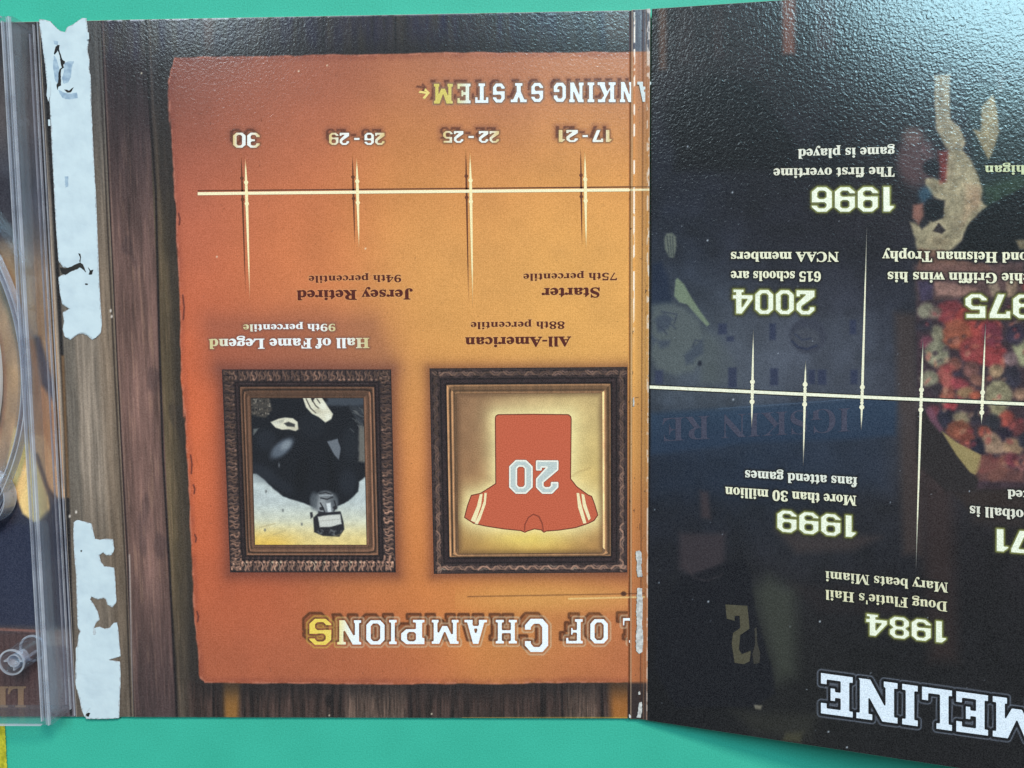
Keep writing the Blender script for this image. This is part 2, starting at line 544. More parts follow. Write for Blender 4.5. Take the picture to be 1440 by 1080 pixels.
# ------------------------------------------------------------------ letter outlines: advance, outline loops
BLOCK = {
'I':(400,'7 1 -1 5 -4 16 -3 151 2 157 9 160 66 162 72 166 75 176 75 822 73 832 66 838 9 840 2 843 -2 847 -4 857 -3 991 3 998 14 1000 361 999 369 993 371 982 369 849 365 843 357 840 300 839 293 834 290 824 290 178 293 166 300 161 357 160 365 157 369 153 371 143 369 9 364 2 353 0'),
'E':(760,'7 1 -1 5 -4 16 -3 151 2 157 9 160 66 162 72 166 75 176 75 822 73 832 66 838 9 840 2 843 -2 847 -4 857 -4 982 -1 994 5 999 14 1000 722 1000 734 997 738 991 740 982 740 739 737 728 730 722 607 721 595 724 591 730 590 739 589 826 586 834 578 839 307 840 297 837 292 832 290 822 290 597 291 589 295 583 307 579 382 579 394 582 398 586 400 595 401 649 404 655 410 659 505 660 514 658 519 653 521 643 521 357 517 345 507 340 411 340 405 343 401 351 400 405 398 414 394 418 382 421 307 421 295 417 291 411 290 403 290 178 293 166 305 161 578 161 586 166 589 174 590 261 591 270 595 276 607 279 730 278 737 272 740 261 740 18 736 6 730 1 722 0'),
'F':(740,'7 1 -1 5 -4 16 -3 151 2 157 9 160 66 162 72 166 75 176 75 822 73 832 66 838 9 840 2 843 -2 847 -4 857 -4 982 -1 994 5 999 14 1000 703 1000 715 997 719 991 721 982 721 739 719 728 711 722 589 721 576 724 572 730 571 739 570 826 567 834 559 839 307 840 297 837 291 830 290 597 291 589 295 583 307 579 382 579 394 582 398 586 400 595 401 649 404 655 410 659 507 660 517 655 521 645 521 357 517 345 511 341 503 340 418 340 407 342 403 345 400 353 399 409 396 416 390 420 305 421 295 417 290 409 290 172 295 164 301 161 357 160 365 157 369 153 371 143 371 18 368 6 361 1 353 0'),
'L':(720,'7 1 -1 5 -4 16 -3 151 2 157 9 160 66 162 72 166 75 176 75 822 73 832 66 838 9 840 2 843 -2 847 -4 857 -3 991 3 998 14 1000 361 999 369 993 371 982 369 849 365 843 357 840 300 839 293 834 290 824 291 170 297 163 307 160 530 162 536 166 539 176 540 322 543 334 549 338 557 340 691 338 698 332 700 322 699 9 693 2 682 0'),
'T':(800,'211 1 204 5 200 16 201 151 206 157 214 160 266 162 272 166 275 176 274 828 270 836 259 839 178 840 170 838 164 834 160 822 160 716 158 707 153 702 143 700 18 700 6 703 1 709 0 718 0 982 2 993 7 998 18 1000 782 1000 793 998 798 993 800 982 800 718 799 709 794 703 782 700 657 700 647 702 642 707 640 716 640 822 636 834 630 838 622 840 541 839 530 836 526 828 525 176 528 166 534 162 586 160 594 157 599 151 600 18 598 7 593 2 582 0'),
'H':(900,'7 1 -1 5 -4 16 -3 151 2 157 9 160 66 162 72 166 75 176 75 822 73 832 66 838 9 840 2 843 -3 849 -4 982 -1 995 5 999 14 1000 353 1000 365 997 369 991 371 982 371 857 369 847 365 843 357 840 301 839 293 834 290 826 290 607 292 597 297 592 307 590 557 590 570 593 575 605 575 826 571 834 565 839 509 840 502 843 498 847 496 857 496 982 499 995 505 999 514 1000 853 1000 866 996 869 991 871 982 871 857 869 847 865 843 857 840 800 839 793 834 790 824 790 178 793 166 800 161 857 160 865 157 869 153 871 143 871 18 867 5 861 1 853 0 514 0 502 3 497 9 496 18 497 151 502 157 509 160 565 161 571 166 575 174 575 393 573 403 568 408 557 410 307 410 295 407 290 395 290 174 293 166 301 161 357 160 365 157 369 153 371 143 371 18 368 6 361 1 353 0'),
'N':(960,'7 1 -1 5 -4 16 -3 151 2 157 9 160 66 162 72 166 75 176 75 822 73 832 66 838 9 840 2 843 -3 849 -4 982 -1 995 5 999 14 1000 343 1000 359 996 366 989 382 959 643 486 649 478 655 475 659 481 660 495 660 826 657 834 649 839 586 840 578 842 573 847 571 857 571 982 573 993 578 998 589 1000 936 1000 949 996 953 991 954 982 953 849 948 843 941 840 884 838 877 832 875 822 875 76 879 57 901 16 902 7 900 3 886 0 636 0 626 1 619 5 609 20 310 570 301 582 295 585 291 579 290 564 290 178 291 170 295 164 322 158 328 149 329 18 327 7 322 2 311 0'),
'M':(1180,'7 1 -1 5 -4 16 -3 151 2 157 9 160 66 162 72 166 75 176 75 822 73 832 66 838 9 840 2 843 -3 849 -4 982 -3 991 1 996 14 1000 372 1000 389 996 397 982 580 549 584 542 591 539 595 541 600 549 783 982 791 995 797 999 807 1000 1132 1000 1141 999 1146 995 1150 982 1149 849 1144 843 1136 840 1080 838 1073 832 1071 822 1071 176 1074 166 1080 162 1136 160 1144 157 1149 151 1150 18 1149 9 1145 4 1132 0 822 0 811 2 806 7 804 18 805 150 808 155 815 159 847 163 852 168 854 176 854 474 853 489 851 495 845 494 836 483 718 255 709 244 693 240 480 240 470 244 463 253 312 545 303 559 295 565 291 558 290 543 290 176 292 168 297 163 329 159 334 157 339 150 340 18 337 7 332 2 322 0'),
'A':(960,'11 1 4 5 0 16 1 151 6 157 16 160 105 161 114 165 119 174 349 992 355 998 368 1000 593 1000 605 997 612 991 618 972 841 176 847 166 855 161 945 160 953 158 957 155 960 143 960 18 958 7 953 2 943 0 580 1 574 6 571 16 571 143 573 153 580 166 581 174 563 232 557 237 547 240 414 240 401 237 395 230 379 176 380 166 388 153 390 143 390 18 387 7 382 2 372 0|454 401 503 400 510 403 513 409 513 418 489 503 484 513 480 515 476 513 472 505 447 418 447 407'),
'K':(940,'7 1 -1 5 -4 16 -3 151 2 157 9 160 66 162 72 166 75 176 75 822 73 832 66 838 9 840 2 843 -3 849 -4 982 -1 995 5 999 14 1000 353 1000 364 998 369 993 371 982 371 857 369 847 365 843 357 840 301 839 293 834 290 826 290 443 291 427 295 415 307 433 526 830 529 847 529 982 531 991 534 996 547 1000 903 1000 916 996 919 991 921 982 921 857 917 845 911 841 903 840 753 840 739 836 727 824 613 674 605 661 604 653 607 640 823 170 829 164 839 161 924 160 932 158 937 153 940 143 940 18 936 5 930 1 922 0 557 0 545 4 541 9 540 18 539 170 449 423 445 431 439 435 432 433 427 428 318 283 307 276 301 276 295 279 291 264 290 178 293 166 297 163 305 161 359 160 366 157 370 150 371 18 367 5 361 1 353 0'),
'Y':(900,'251 1 243 5 240 16 240 143 242 153 247 158 255 160 318 161 326 166 329 174 329 426 328 443 320 461 141 831 134 837 126 839 16 840 7 842 2 847 0 857 0 982 3 994 9 999 18 1000 372 1000 382 998 387 993 389 984 390 874 392 857 441 741 445 735 451 732 455 735 460 743 509 859 511 984 513 993 518 998 528 1000 882 1000 894 997 899 991 900 982 900 857 898 847 893 842 884 840 774 839 766 837 759 831 580 461 572 443 571 426 572 172 574 166 582 161 645 160 653 158 658 153 660 143 660 18 657 6 651 1 643 0'),
'O':(820,'205 1 197 4 184 15 13 186 4 197 1 205 0 784 2 799 14 814 184 984 195 994 203 998 218 1000 603 1000 620 997 633 986 807 812 820 795 821 218 819 203 809 190 730 110 632 13 618 2 603 0|335 191 472 190 486 191 499 199 555 256 566 268 570 276 570 722 566 732 555 744 499 801 484 809 347 810 332 808 320 800 263 743 255 734 251 725 250 278 254 268 261 258 320 200'),
'C':(820,'205 1 197 4 184 15 13 186 4 197 1 205 0 784 2 799 14 814 184 984 195 994 203 998 218 1000 603 1000 620 997 634 985 817 801 821 782 821 657 819 647 814 642 803 640 580 641 574 645 571 653 571 716 567 730 493 806 476 810 347 810 334 809 326 805 259 739 253 730 250 722 251 274 264 256 320 200 332 192 347 190 482 190 491 193 499 199 567 270 571 284 571 347 574 355 578 358 589 360 807 360 817 355 821 345 821 216 819 203 809 190 730 110 632 13 618 2 603 0'),
'G':(840,'205 1 197 4 184 15 13 186 4 197 1 205 0 784 2 799 14 814 184 984 195 994 203 998 218 1000 624 1000 641 997 655 985 836 803 840 784 840 668 837 657 832 652 822 650 590 651 583 655 580 664 579 718 575 732 501 806 484 810 347 810 334 809 326 805 259 739 253 730 250 722 251 274 264 256 320 200 332 192 347 190 484 190 497 192 511 202 575 268 579 282 579 326 576 334 566 339 457 340 449 341 443 345 440 357 440 482 441 491 445 496 457 500 826 500 836 495 840 482 840 216 837 199 826 185 654 14 636 1'),
'S':(780,'205 1 197 4 186 13 5 196 1 203 0 214 0 272 4 284 9 288 18 290 228 289 234 286 238 280 240 249 245 237 289 192 301 182 316 179 470 179 480 182 491 190 530 230 537 241 540 257 538 347 531 359 491 400 480 408 470 410 314 410 303 409 286 401 276 400 18 400 5 404 1 409 0 418 0 784 2 799 14 814 184 984 195 994 203 998 218 1000 564 1000 578 998 594 986 774 805 778 797 779 786 779 728 776 716 770 712 761 710 551 711 545 714 541 721 539 751 535 764 492 807 478 818 464 821 309 820 301 818 292 811 250 770 242 759 240 745 241 655 249 642 291 600 300 593 309 590 468 590 478 592 499 601 761 600 774 596 778 591 779 582 779 216 777 201 767 186 602 22 587 7 578 2 564 0'),
'P':(800,'11 1 4 5 0 16 1 151 6 157 14 160 66 162 72 166 75 176 75 682 73 693 66 699 11 701 5 704 1 711 0 982 3 994 9 999 18 1000 603 1000 622 996 785 834 798 818 800 803 800 557 796 539 634 375 618 362 603 360 343 360 334 359 328 355 325 343 326 172 330 164 336 161 405 160 414 158 419 153 421 143 421 18 419 9 415 3 403 0|381 530 505 530 520 540 558 580 560 597 560 774 551 789 511 826 495 829 378 828 364 819 328 780 325 764 326 586 329 578 338 568 368 538'),
'R':(880,'11 1 4 5 0 16 1 151 6 157 14 160 66 162 72 166 75 176 75 822 73 832 66 838 14 840 6 843 1 849 0 982 3 994 9 999 18 1000 603 1000 622 996 787 832 799 816 800 597 798 582 787 568 650 430 644 422 643 414 742 203 761 167 768 163 776 161 866 160 873 157 877 153 879 143 879 18 876 6 870 1 861 0 518 0 506 3 502 7 500 16 500 99 498 116 401 384 395 395 388 399 343 400 330 396 325 384 325 174 329 166 335 161 386 160 394 157 399 151 400 18 396 5 391 1 382 0|379 561 505 562 520 571 558 611 560 626 560 774 551 789 511 826 495 829 378 828 364 819 328 780 325 764 326 614 330 605 339 596 366 569'),
'0':(680,'197 1 187 5 176 15 13 178 1 195 1 805 5 814 15 824 178 987 193 998 207 1000 486 999 503 987 664 827 674 816 678 806 678 193 674 184 665 174 503 13 489 2 474 0|279 172 389 171 403 173 416 181 464 229 471 239 474 247 475 751 471 761 462 772 414 821 399 828 291 829 276 827 264 819 216 771 208 761 205 753 205 249 208 239 216 229 265 180'),
'1':(460,'151 1 143 6 140 18 139 726 134 736 126 739 18 740 6 743 2 747 0 755 1 815 11 832 133 970 138 978 142 993 147 998 157 1000 359 999 368 994 371 982 370 11 365 3 353 0'),
'2':(680,'11 1 3 6 0 18 0 255 3 270 28 293 466 653 472 661 475 672 475 753 474 766 468 777 426 819 414 827 399 829 270 828 261 825 253 819 215 780 207 770 204 757 204 686 202 678 198 674 186 671 14 671 4 676 0 686 0 795 3 809 14 823 176 985 193 998 207 1000 474 1000 491 997 503 987 640 851 676 811 679 795 678 566 675 557 666 544 357 211 350 203 349 197 353 191 364 190 518 190 526 195 528 201 529 264 531 272 536 277 547 279 661 279 672 277 677 272 679 261 679 18 677 7 672 2 661 0'),
'3':(680,'197 1 189 4 178 13 4 189 0 205 1 301 7 308 18 310 194 309 201 305 204 297 204 243 207 230 219 216 263 174 278 171 403 171 416 174 429 184 466 222 474 235 475 355 472 370 464 380 427 418 411 428 278 429 266 433 262 439 260 447 260 564 264 574 272 579 403 579 414 582 424 590 466 631 474 645 474 766 466 778 441 804 422 822 411 828 270 828 261 825 253 819 207 770 204 757 204 703 201 695 197 692 186 690 16 690 5 693 0 703 1 805 5 814 15 824 178 987 193 998 207 1000 486 999 503 987 664 827 674 816 678 806 678 193 674 184 665 174 503 13 489 2 474 0'),
'4':(740,'332 1 324 5 321 16 322 129 326 136 332 139 384 140 396 145 400 157 400 205 396 216 391 219 382 221 18 221 7 223 2 228 0 239 2 399 13 420 397 993 405 999 416 1000 610 999 618 994 621 982 622 411 626 404 636 400 728 399 736 394 740 382 740 239 737 228 732 223 724 221 639 221 627 218 623 214 621 205 621 155 624 145 632 140 705 139 714 137 718 134 721 122 720 10 715 3 703 0|225 401 382 400 393 402 398 407 400 418 400 689 399 704 395 710 389 708 382 700 220 418 218 407'),
'5':(680,'197 1 189 4 178 13 5 187 1 195 0 205 0 272 3 284 9 288 18 290 185 289 192 284 195 278 196 239 200 226 240 184 253 174 270 171 411 172 424 179 450 205 468 224 474 234 475 422 471 432 462 443 424 481 409 489 261 489 249 483 218 452 207 447 203 449 201 453 198 482 189 489 47 490 34 493 32 499 38 514 40 524 40 982 42 993 47 998 57 1000 632 1000 643 998 648 993 650 982 650 828 649 820 645 814 632 810 249 809 243 805 240 795 240 678 243 666 255 661 474 660 489 658 502 647 671 478 677 468 679 455 679 205 676 189 666 175 505 15 489 2 474 0'),
'6':(680,'197 1 187 5 176 15 13 178 1 195 1 805 5 814 15 824 178 987 193 998 207 1000 486 999 503 987 674 816 678 807 679 797 679 739 676 726 670 722 661 721 486 722 480 724 476 730 475 761 470 774 428 817 416 826 401 829 274 829 264 826 255 821 215 780 207 770 204 755 205 685 213 672 252 632 261 625 272 621 403 621 428 628 441 629 661 629 670 628 676 624 679 611 678 193 674 184 665 174 503 13 489 2 474 0|269 172 411 172 427 182 464 220 472 230 475 247 474 395 464 410 424 450 414 458 397 460 270 459 254 449 215 409 207 399 204 382 205 234 213 222 239 196 257 178'),
'7':(660,'174 1 169 3 166 7 168 24 408 770 412 791 407 798 397 800 161 799 154 795 150 786 150 705 148 697 144 693 132 690 18 690 7 692 2 697 0 707 0 982 2 993 7 998 18 1000 643 1000 653 998 658 993 660 982 659 810 647 793 642 782 403 11 396 3 384 0'),
'8':(680,'176 1 168 4 159 11 48 122 9 161 1 176 0 374 2 389 11 402 107 498 114 509 108 522 11 619 2 632 0 647 0 814 2 828 17 847 157 987 172 998 186 1000 493 1000 507 998 522 987 666 844 675 832 678 824 679 647 677 632 668 619 572 523 566 511 571 499 668 402 677 389 679 374 679 186 677 172 667 157 570 60 520 11 507 2 493 0|260 161 420 161 434 169 471 207 475 224 474 374 466 389 428 425 411 429 259 428 245 420 209 382 205 374 204 364 205 217 209 207 218 198 247 169|260 601 418 601 432 609 470 647 474 655 475 666 474 784 466 799 430 834 422 838 411 840 261 839 247 831 209 793 205 784 204 774 205 655 209 647 221 634 247 609'),
'9':(680,'197 1 189 4 178 13 5 186 1 195 0 205 0 261 4 274 9 278 18 279 193 278 199 276 203 270 205 239 209 226 251 183 264 174 278 171 405 171 416 174 424 179 464 220 472 230 475 245 474 316 466 328 426 369 416 376 407 379 276 379 251 372 239 371 18 371 9 372 4 376 0 389 1 805 5 814 15 824 178 987 193 998 207 1000 486 999 503 987 664 827 674 816 678 806 678 193 674 184 665 174 503 13 489 2 474 0|271 541 409 541 425 551 464 591 472 601 475 618 474 766 464 781 426 819 416 826 399 829 268 828 252 818 215 780 207 770 204 753 205 605 213 593 239 567 259 546'),
}
SERIF = {
"'":(151,'57 306 44 480 107 480 94 306'),
'-':(216,'27 154 27 206 189 206 189 154'),
'0':(375,'188 -7 149 -3 117 7 91 24 68 48 51 77 39 111 30 151 25 194 23 241 25 290 30 332 39 371 52 405 69 433 91 456 118 473 151 483 189 486 226 483 257 473 283 456 305 433 323 404 336 370 345 330 351 288 353 240 351 192 345 149 336 110 322 76 305 47 283 24 256 7 224 -3|188 37 211 43 227 61 237 91 244 132 247 182 248 240 247 301 243 350 237 390 226 419 210 437 189 443 166 436 150 419 139 390 132 348 128 299 127 240 128 180 132 131 139 91 150 60 166 43'),
'1':(375,'65 0 65 36 120 36 131 37 139 40 146 45 150 53 153 65 154 79 154 416 137 396 122 379 108 365 94 354 80 348 67 346 57 347 48 352 40 359 33 370 29 382 28 396 42 400 57 405 74 412 92 421 111 432 132 447 179 482 254 482 254 79 255 66 257 56 261 47 267 41 276 37 288 36 343 36 343 0'),
'3':(375,'163 -7 131 -5 104 -2 81 5 61 13 46 23 34 35 25 47 20 60 19 74 21 90 26 103 36 113 48 120 61 125 76 126 79 100 86 78 99 62 116 50 136 43 158 40 173 41 187 44 199 49 211 56 221 66 230 79 236 96 240 116 241 139 238 163 229 184 214 202 193 216 168 224 137 227 95 227 95 269 140 269 167 272 188 281 204 296 216 316 223 340 225 367 223 390 219 409 211 424 200 436 186 443 169 445 154 444 142 438 133 430 125 419 120 406 116 391 113 375 112 358 111 341 85 343 64 348 47 356 34 367 27 382 24 401 29 424 41 444 62 461 91 475 128 484 173 486 218 483 255 473 286 458 310 436 323 409 328 377 324 348 314 323 298 301 276 282 252 267 225 256 243 252 261 246 279 238 297 228 312 216 326 201 336 183 342 162 345 138 343 112 338 89 329 70 318 52 304 37 288 25 270 15 251 7 230 1 208 -3 186 -6'),
'4':(375,'121 0 121 36 140 36 154 37 167 39 179 44 188 52 193 66 195 84 195 125 9 125 9 166 199 480 293 480 293 169 363 169 363 125 293 125 293 84 295 65 300 52 309 44 321 39 334 37 348 36 357 36 357 0|56 169 195 169 195 287 195 307 195 328 196 351 197 373 198 395 199 416 189 394 174 366 158 338 146 319'),
'5':(375,'165 -7 133 -5 106 -1 84 5 65 14 51 24 40 35 33 48 28 61 27 75 29 89 33 101 42 109 53 116 66 120 81 121 81 108 84 96 88 83 93 71 101 61 111 52 123 46 138 42 154 40 169 41 183 45 195 50 207 58 217 69 226 83 232 101 236 123 237 148 234 179 226 204 213 223 195 236 172 244 146 247 129 247 115 245 103 243 92 241 82 238 71 235 40 247 62 480 316 480 319 357 281 357 275 380 273 388 270 394 267 399 261 403 254 405 244 406 105 406 94 281 103 284 113 286 126 288 140 290 154 291 168 291 217 287 258 275 293 256 319 227 335 191 340 148 338 120 333 96 324 75 312 56 298 40 282 27 264 16 245 8 226 1 205 -3 185 -6'),
'6':(375,'197 -7 164 -4 136 4 109 18 86 37 67 62 51 93 39 131 32 173 30 222 32 259 35 293 42 325 51 357 63 384 77 409 95 432 114 451 137 466 163 477 191 484 222 486 249 485 272 482 291 476 307 468 319 459 329 449 335 437 339 425 340 412 338 399 332 387 322 376 307 367 286 362 260 360 259 374 258 387 256 400 253 413 249 424 243 434 236 441 227 445 216 447 190 441 170 426 152 401 139 365 130 321 125 269 135 276 147 281 161 286 178 291 196 293 218 294 256 290 288 278 315 258 336 229 348 195 352 155 347 109 334 71 313 38 282 13 243 -2|199 38 215 41 228 50 239 64 248 86 253 114 255 148 253 182 247 208 238 228 225 242 210 250 193 253 180 252 167 249 154 243 142 236 132 228 125 221 128 161 135 115 147 81 162 56 179 42'),
'7':(375,'111 0 289 406 113 406 93 402 80 391 74 372 70 338 30 338 33 480 353 480 353 447 168 0'),
'8':(375,'183 -7 148 -5 117 1 91 11 69 24 51 39 38 57 28 78 22 99 20 122 23 150 32 173 47 193 68 211 91 227 119 242 94 259 73 277 57 296 45 317 38 339 36 364 37 385 42 405 50 423 63 441 79 456 99 469 125 479 156 484 191 486 236 482 271 471 299 453 319 428 331 400 334 369 332 343 323 322 310 305 291 289 269 274 244 260 281 240 309 220 330 199 344 177 352 153 355 127 350 87 335 55 310 29 275 9 233 -3|203 283 218 293 230 304 239 317 245 332 249 350 250 370 249 383 247 395 243 407 237 418 230 428 222 436 212 442 200 446 187 447 170 445 156 438 145 426 137 410 132 392 130 372 132 350 139 332 149 318 164 305 182 294|187 32 208 34 226 42 241 55 253 73 260 93 262 116 259 137 252 155 239 170 220 185 195 200 164 216 149 205 137 192 126 178 117 161 112 142 111 120 113 95 120 74 132 56 147 42 166 34'),
'9':(375,'152 -7 127 -5 106 -2 88 4 73 13 62 22 53 33 47 45 43 57 42 69 43 79 46 87 50 94 57 100 65 105 75 107 83 88 92 71 103 56 118 45 135 38 156 36 206 58 237 123 251 230 239 218 227 207 212 198 195 190 176 186 155 185 118 189 87 201 60 220 40 248 28 282 24 324 26 355 32 383 42 409 56 432 74 450 95 466 120 477 147 484 177 486 209 484 238 476 264 463 288 444 307 419 323 390 336 352 343 310 345 261 344 224 340 190 334 157 326 125 314 97 301 72 283 48 263 30 241 14 214 2 185 -4|184 233 199 234 212 239 224 245 235 255 243 266 251 278 248 331 241 372 231 403 217 424 200 437 181 441 163 438 149 428 137 413 128 390 123 362 121 328 128 274 149 243'),
'A':(436,'-9 0 -9 18 4 20 14 24 24 30 32 41 41 55 49 75 206 466 224 465 384 87 394 64 403 47 411 34 420 25 431 20 443 18 443 0 229 0 229 18 260 21 277 30 283 46 282 54 279 66 273 81 253 132 103 132 79 71 76 59 75 48 80 31 97 21 124 18 128 18 128 0|113 161 242 161 177 319'),
'C':(468,'257 -11 213 -7 173 3 137 20 105 43 78 71 56 104 39 143 29 184 26 228 30 274 40 314 56 351 79 385 106 412 139 435 176 452 216 462 259 465 292 462 328 454 367 440 374 437 381 436 388 435 402 439 413 449 419 465 437 465 437 308 420 308 402 348 381 380 356 407 328 427 297 439 265 443 197 418 157 346 144 226 159 112 204 46 278 24 305 26 332 33 358 45 384 61 407 82 428 106 447 89 394 33 331 0'),
'D':(496,'20 0 20 17 39 19 53 23 63 30 69 40 73 55 74 75 74 374 72 398 68 415 61 426 50 433 34 437 15 439 15 455 222 455 297 449 358 429 405 396 441 350 461 294 468 228 440 99 360 25 228 0|222 24 263 30 295 47 319 75 337 115 347 166 351 229 336 344 293 411 223 433 208 432 197 429 190 423 185 415 183 402 182 385 182 72 183 55 185 42 190 34 197 28 208 25'),
'E':(442,'14 0 14 17 36 18 52 23 62 30 70 41 74 57 75 78 75 369 74 395 69 413 62 425 51 433 36 437 16 439 16 455 399 455 399 320 383 320 375 358 360 386 340 406 312 420 276 428 232 430 218 430 208 429 200 428 194 426 189 422 186 417 184 409 183 400 183 388 183 246 193 246 221 248 243 256 259 269 272 288 281 313 288 345 304 345 304 118 287 118 284 144 279 164 273 181 264 195 254 206 241 213 225 218 207 221 185 222 183 222 183 67 184 52 187 42 192 35 201 31 213 28 230 28 262 29 289 33 313 39 335 48 354 60 371 75 386 94 399 117 411 143 430 143 402 0'),
'F':(404,'15 0 15 17 37 21 52 26 62 34 69 45 73 62 75 84 75 375 73 397 69 412 61 423 50 430 34 435 14 439 14 455 394 455 394 320 377 320 372 346 365 368 355 385 343 400 328 412 310 420 287 426 261 430 230 431 217 431 208 430 200 429 193 428 189 425 186 421 184 415 182 408 182 398 182 247 190 247 218 250 239 258 256 270 269 290 278 315 284 347 302 347 302 118 285 118 278 154 269 181 257 200 239 214 217 221 189 224 182 224 182 81 183 65 185 53 188 43 193 34 200 28 210 24 222 20 238 18 257 17 257 0'),
'G':(508,'268 -10 221 -7 179 3 141 19 107 42 80 70 57 103 41 141 31 183 28 229 31 275 41 315 57 352 80 385 107 413 139 435 176 452 215 462 257 465 294 463 331 454 369 441 376 438 382 436 388 436 395 437 401 439 406 443 410 449 415 456 419 465 437 465 437 308 420 308 409 334 397 358 382 379 365 398 348 413 329 426 309 436 288 441 267 443 199 418 159 346 146 228 150 162 161 109 180 67 206 37 238 19 275 13 299 14 316 19 328 27 336 39 341 53 343 71 343 128 341 147 336 161 329 170 317 177 299 180 275 182 275 198 500 198 500 182 481 180 466 177 457 171 451 161 447 147 446 128 446 29 386 7 327 -6'),
'H':(523,'15 0 15 17 37 20 52 24 62 32 69 43 73 59 75 81 75 379 73 398 69 413 62 424 51 431 36 436 16 439 16 455 242 455 242 439 226 437 214 435 204 432 196 428 191 422 187 415 184 405 183 393 182 379 182 251 342 251 342 379 341 394 340 406 337 415 334 422 328 428 320 432 310 435 298 437 282 439 282 455 507 455 507 439 486 436 471 431 461 424 454 414 451 399 449 379 449 81 451 60 455 44 461 33 472 25 487 20 507 17 507 0 282 0 282 17 303 20 318 24 329 31 336 42 340 58 342 81 342 221 182 221 182 81 183 59 187 43 194 32 205 24 221 20 242 17 242 0'),
'I':(260,'13 0 13 17 34 21 50 26 61 32 69 42 74 57 75 75 75 387 74 405 70 419 63 427 52 433 35 437 13 439 13 455 244 455 244 439 223 437 207 433 196 427 188 418 184 405 183 387 183 77 183 64 185 53 187 44 192 37 198 31 206 26 217 22 230 20 246 17 246 0'),
'J':(330,'109 -65 88 -64 69 -60 51 -54 35 -45 22 -35 11 -22 3 -8 -2 7 -3 23 -2 38 3 51 11 61 21 69 32 73 44 75 58 73 70 69 79 62 87 52 91 41 93 28 92 18 89 8 85 -1 80 -10 77 -16 77 -19 80 -31 89 -38 105 -40 120 -39 131 -33 139 -25 144 -13 147 3 148 21 148 367 147 384 145 398 142 409 138 418 131 425 122 430 111 434 96 437 79 439 79 455 314 455 314 439 299 437 286 434 277 431 269 426 263 419 260 411 257 399 256 385 255 367 255 89 238 2 189 -48'),
'K':(510,'16 0 16 17 37 20 53 24 63 32 70 43 74 59 75 81 75 379 74 398 70 413 63 424 52 432 37 436 17 439 17 455 242 455 242 439 227 437 215 435 205 432 197 428 191 422 187 415 185 405 183 393 183 379 183 234 321 373 337 391 346 406 349 418 342 430 323 436 291 439 291 455 486 455 486 439 477 439 436 430 392 404 345 361 271 285 463 46 472 37 479 30 487 25 496 21 506 19 519 17 519 0 281 0 281 17 306 18 312 19 318 20 322 21 329 24 332 29 334 34 332 42 326 53 316 66 199 214 183 198 183 81 184 59 188 43 195 32 206 24 222 20 242 17 242 0'),
'L':(426,'15 0 15 17 37 20 52 24 62 32 69 43 73 59 75 81 75 379 73 399 69 414 62 425 51 432 36 436 16 439 16 455 250 455 250 439 233 438 219 436 208 434 199 430 192 424 188 416 184 406 183 394 182 379 182 83 182 68 184 56 185 47 189 40 193 35 200 31 209 29 220 28 234 28 265 29 291 33 315 40 336 50 354 63 370 80 384 101 397 126 409 154 427 154 402 0'),
'M':(634,'14 0 14 17 35 20 50 24 61 32 69 43 74 59 75 79 75 382 75 396 73 407 71 416 66 423 60 428 53 432 42 435 30 437 15 439 15 455 185 455 317 142 449 455 617 455 617 439 598 436 583 430 573 423 566 412 561 397 560 378 560 85 561 68 562 54 565 43 569 34 574 28 582 23 591 20 603 18 617 17 617 0 396 0 396 17 411 19 423 22 433 25 440 29 446 36 450 44 453 55 454 68 455 83 455 399 288 0 270 0 105 389 105 80 107 57 112 40 120 30 132 23 148 19 169 17 169 0'),
'N':(494,'403 -11 107 350 107 79 108 57 112 41 119 31 129 24 145 20 167 17 167 0 18 0 18 17 33 18 45 20 54 23 62 28 67 34 71 41 74 51 75 64 76 79 76 388 56 412 43 427 36 433 31 435 25 437 18 439 18 455 156 455 391 169 391 377 390 393 389 405 386 414 382 422 376 427 369 431 359 435 346 437 331 439 331 455 480 455 480 439 458 436 443 432 433 425 427 414 423 398 422 377 422 -11'),
'P':(418,'15 0 15 17 37 20 52 24 62 32 69 43 73 59 75 81 75 379 73 398 69 413 62 424 51 431 36 436 16 439 16 455 214 455 266 454 306 448 336 440 357 428 375 414 390 398 401 378 407 356 409 332 404 296 390 265 367 240 333 221 292 209 242 206 182 206 182 81 183 59 187 43 194 32 205 24 221 20 242 17 242 0|182 230 201 230 232 232 255 240 272 253 283 272 290 297 292 329 290 362 284 387 275 406 261 420 241 428 216 431 204 430 195 428 189 424 185 418 183 409 182 398'),
'R':(473,'15 0 15 17 37 20 52 24 62 32 69 43 73 59 75 81 75 379 73 398 69 413 62 424 51 431 36 436 16 439 16 455 217 455 280 452 329 442 367 426 395 402 412 372 417 334 405 284 371 248 315 224 432 50 439 40 446 32 452 26 459 21 468 18 478 17 480 17 480 0 338 0 201 212 182 212 182 81 183 59 187 43 194 32 205 24 221 20 242 17 242 0|182 234 203 234 236 237 261 245 280 258 293 278 301 304 304 336 294 390 268 421 224 431 208 430 197 427 190 422 185 414 183 402 182 385'),
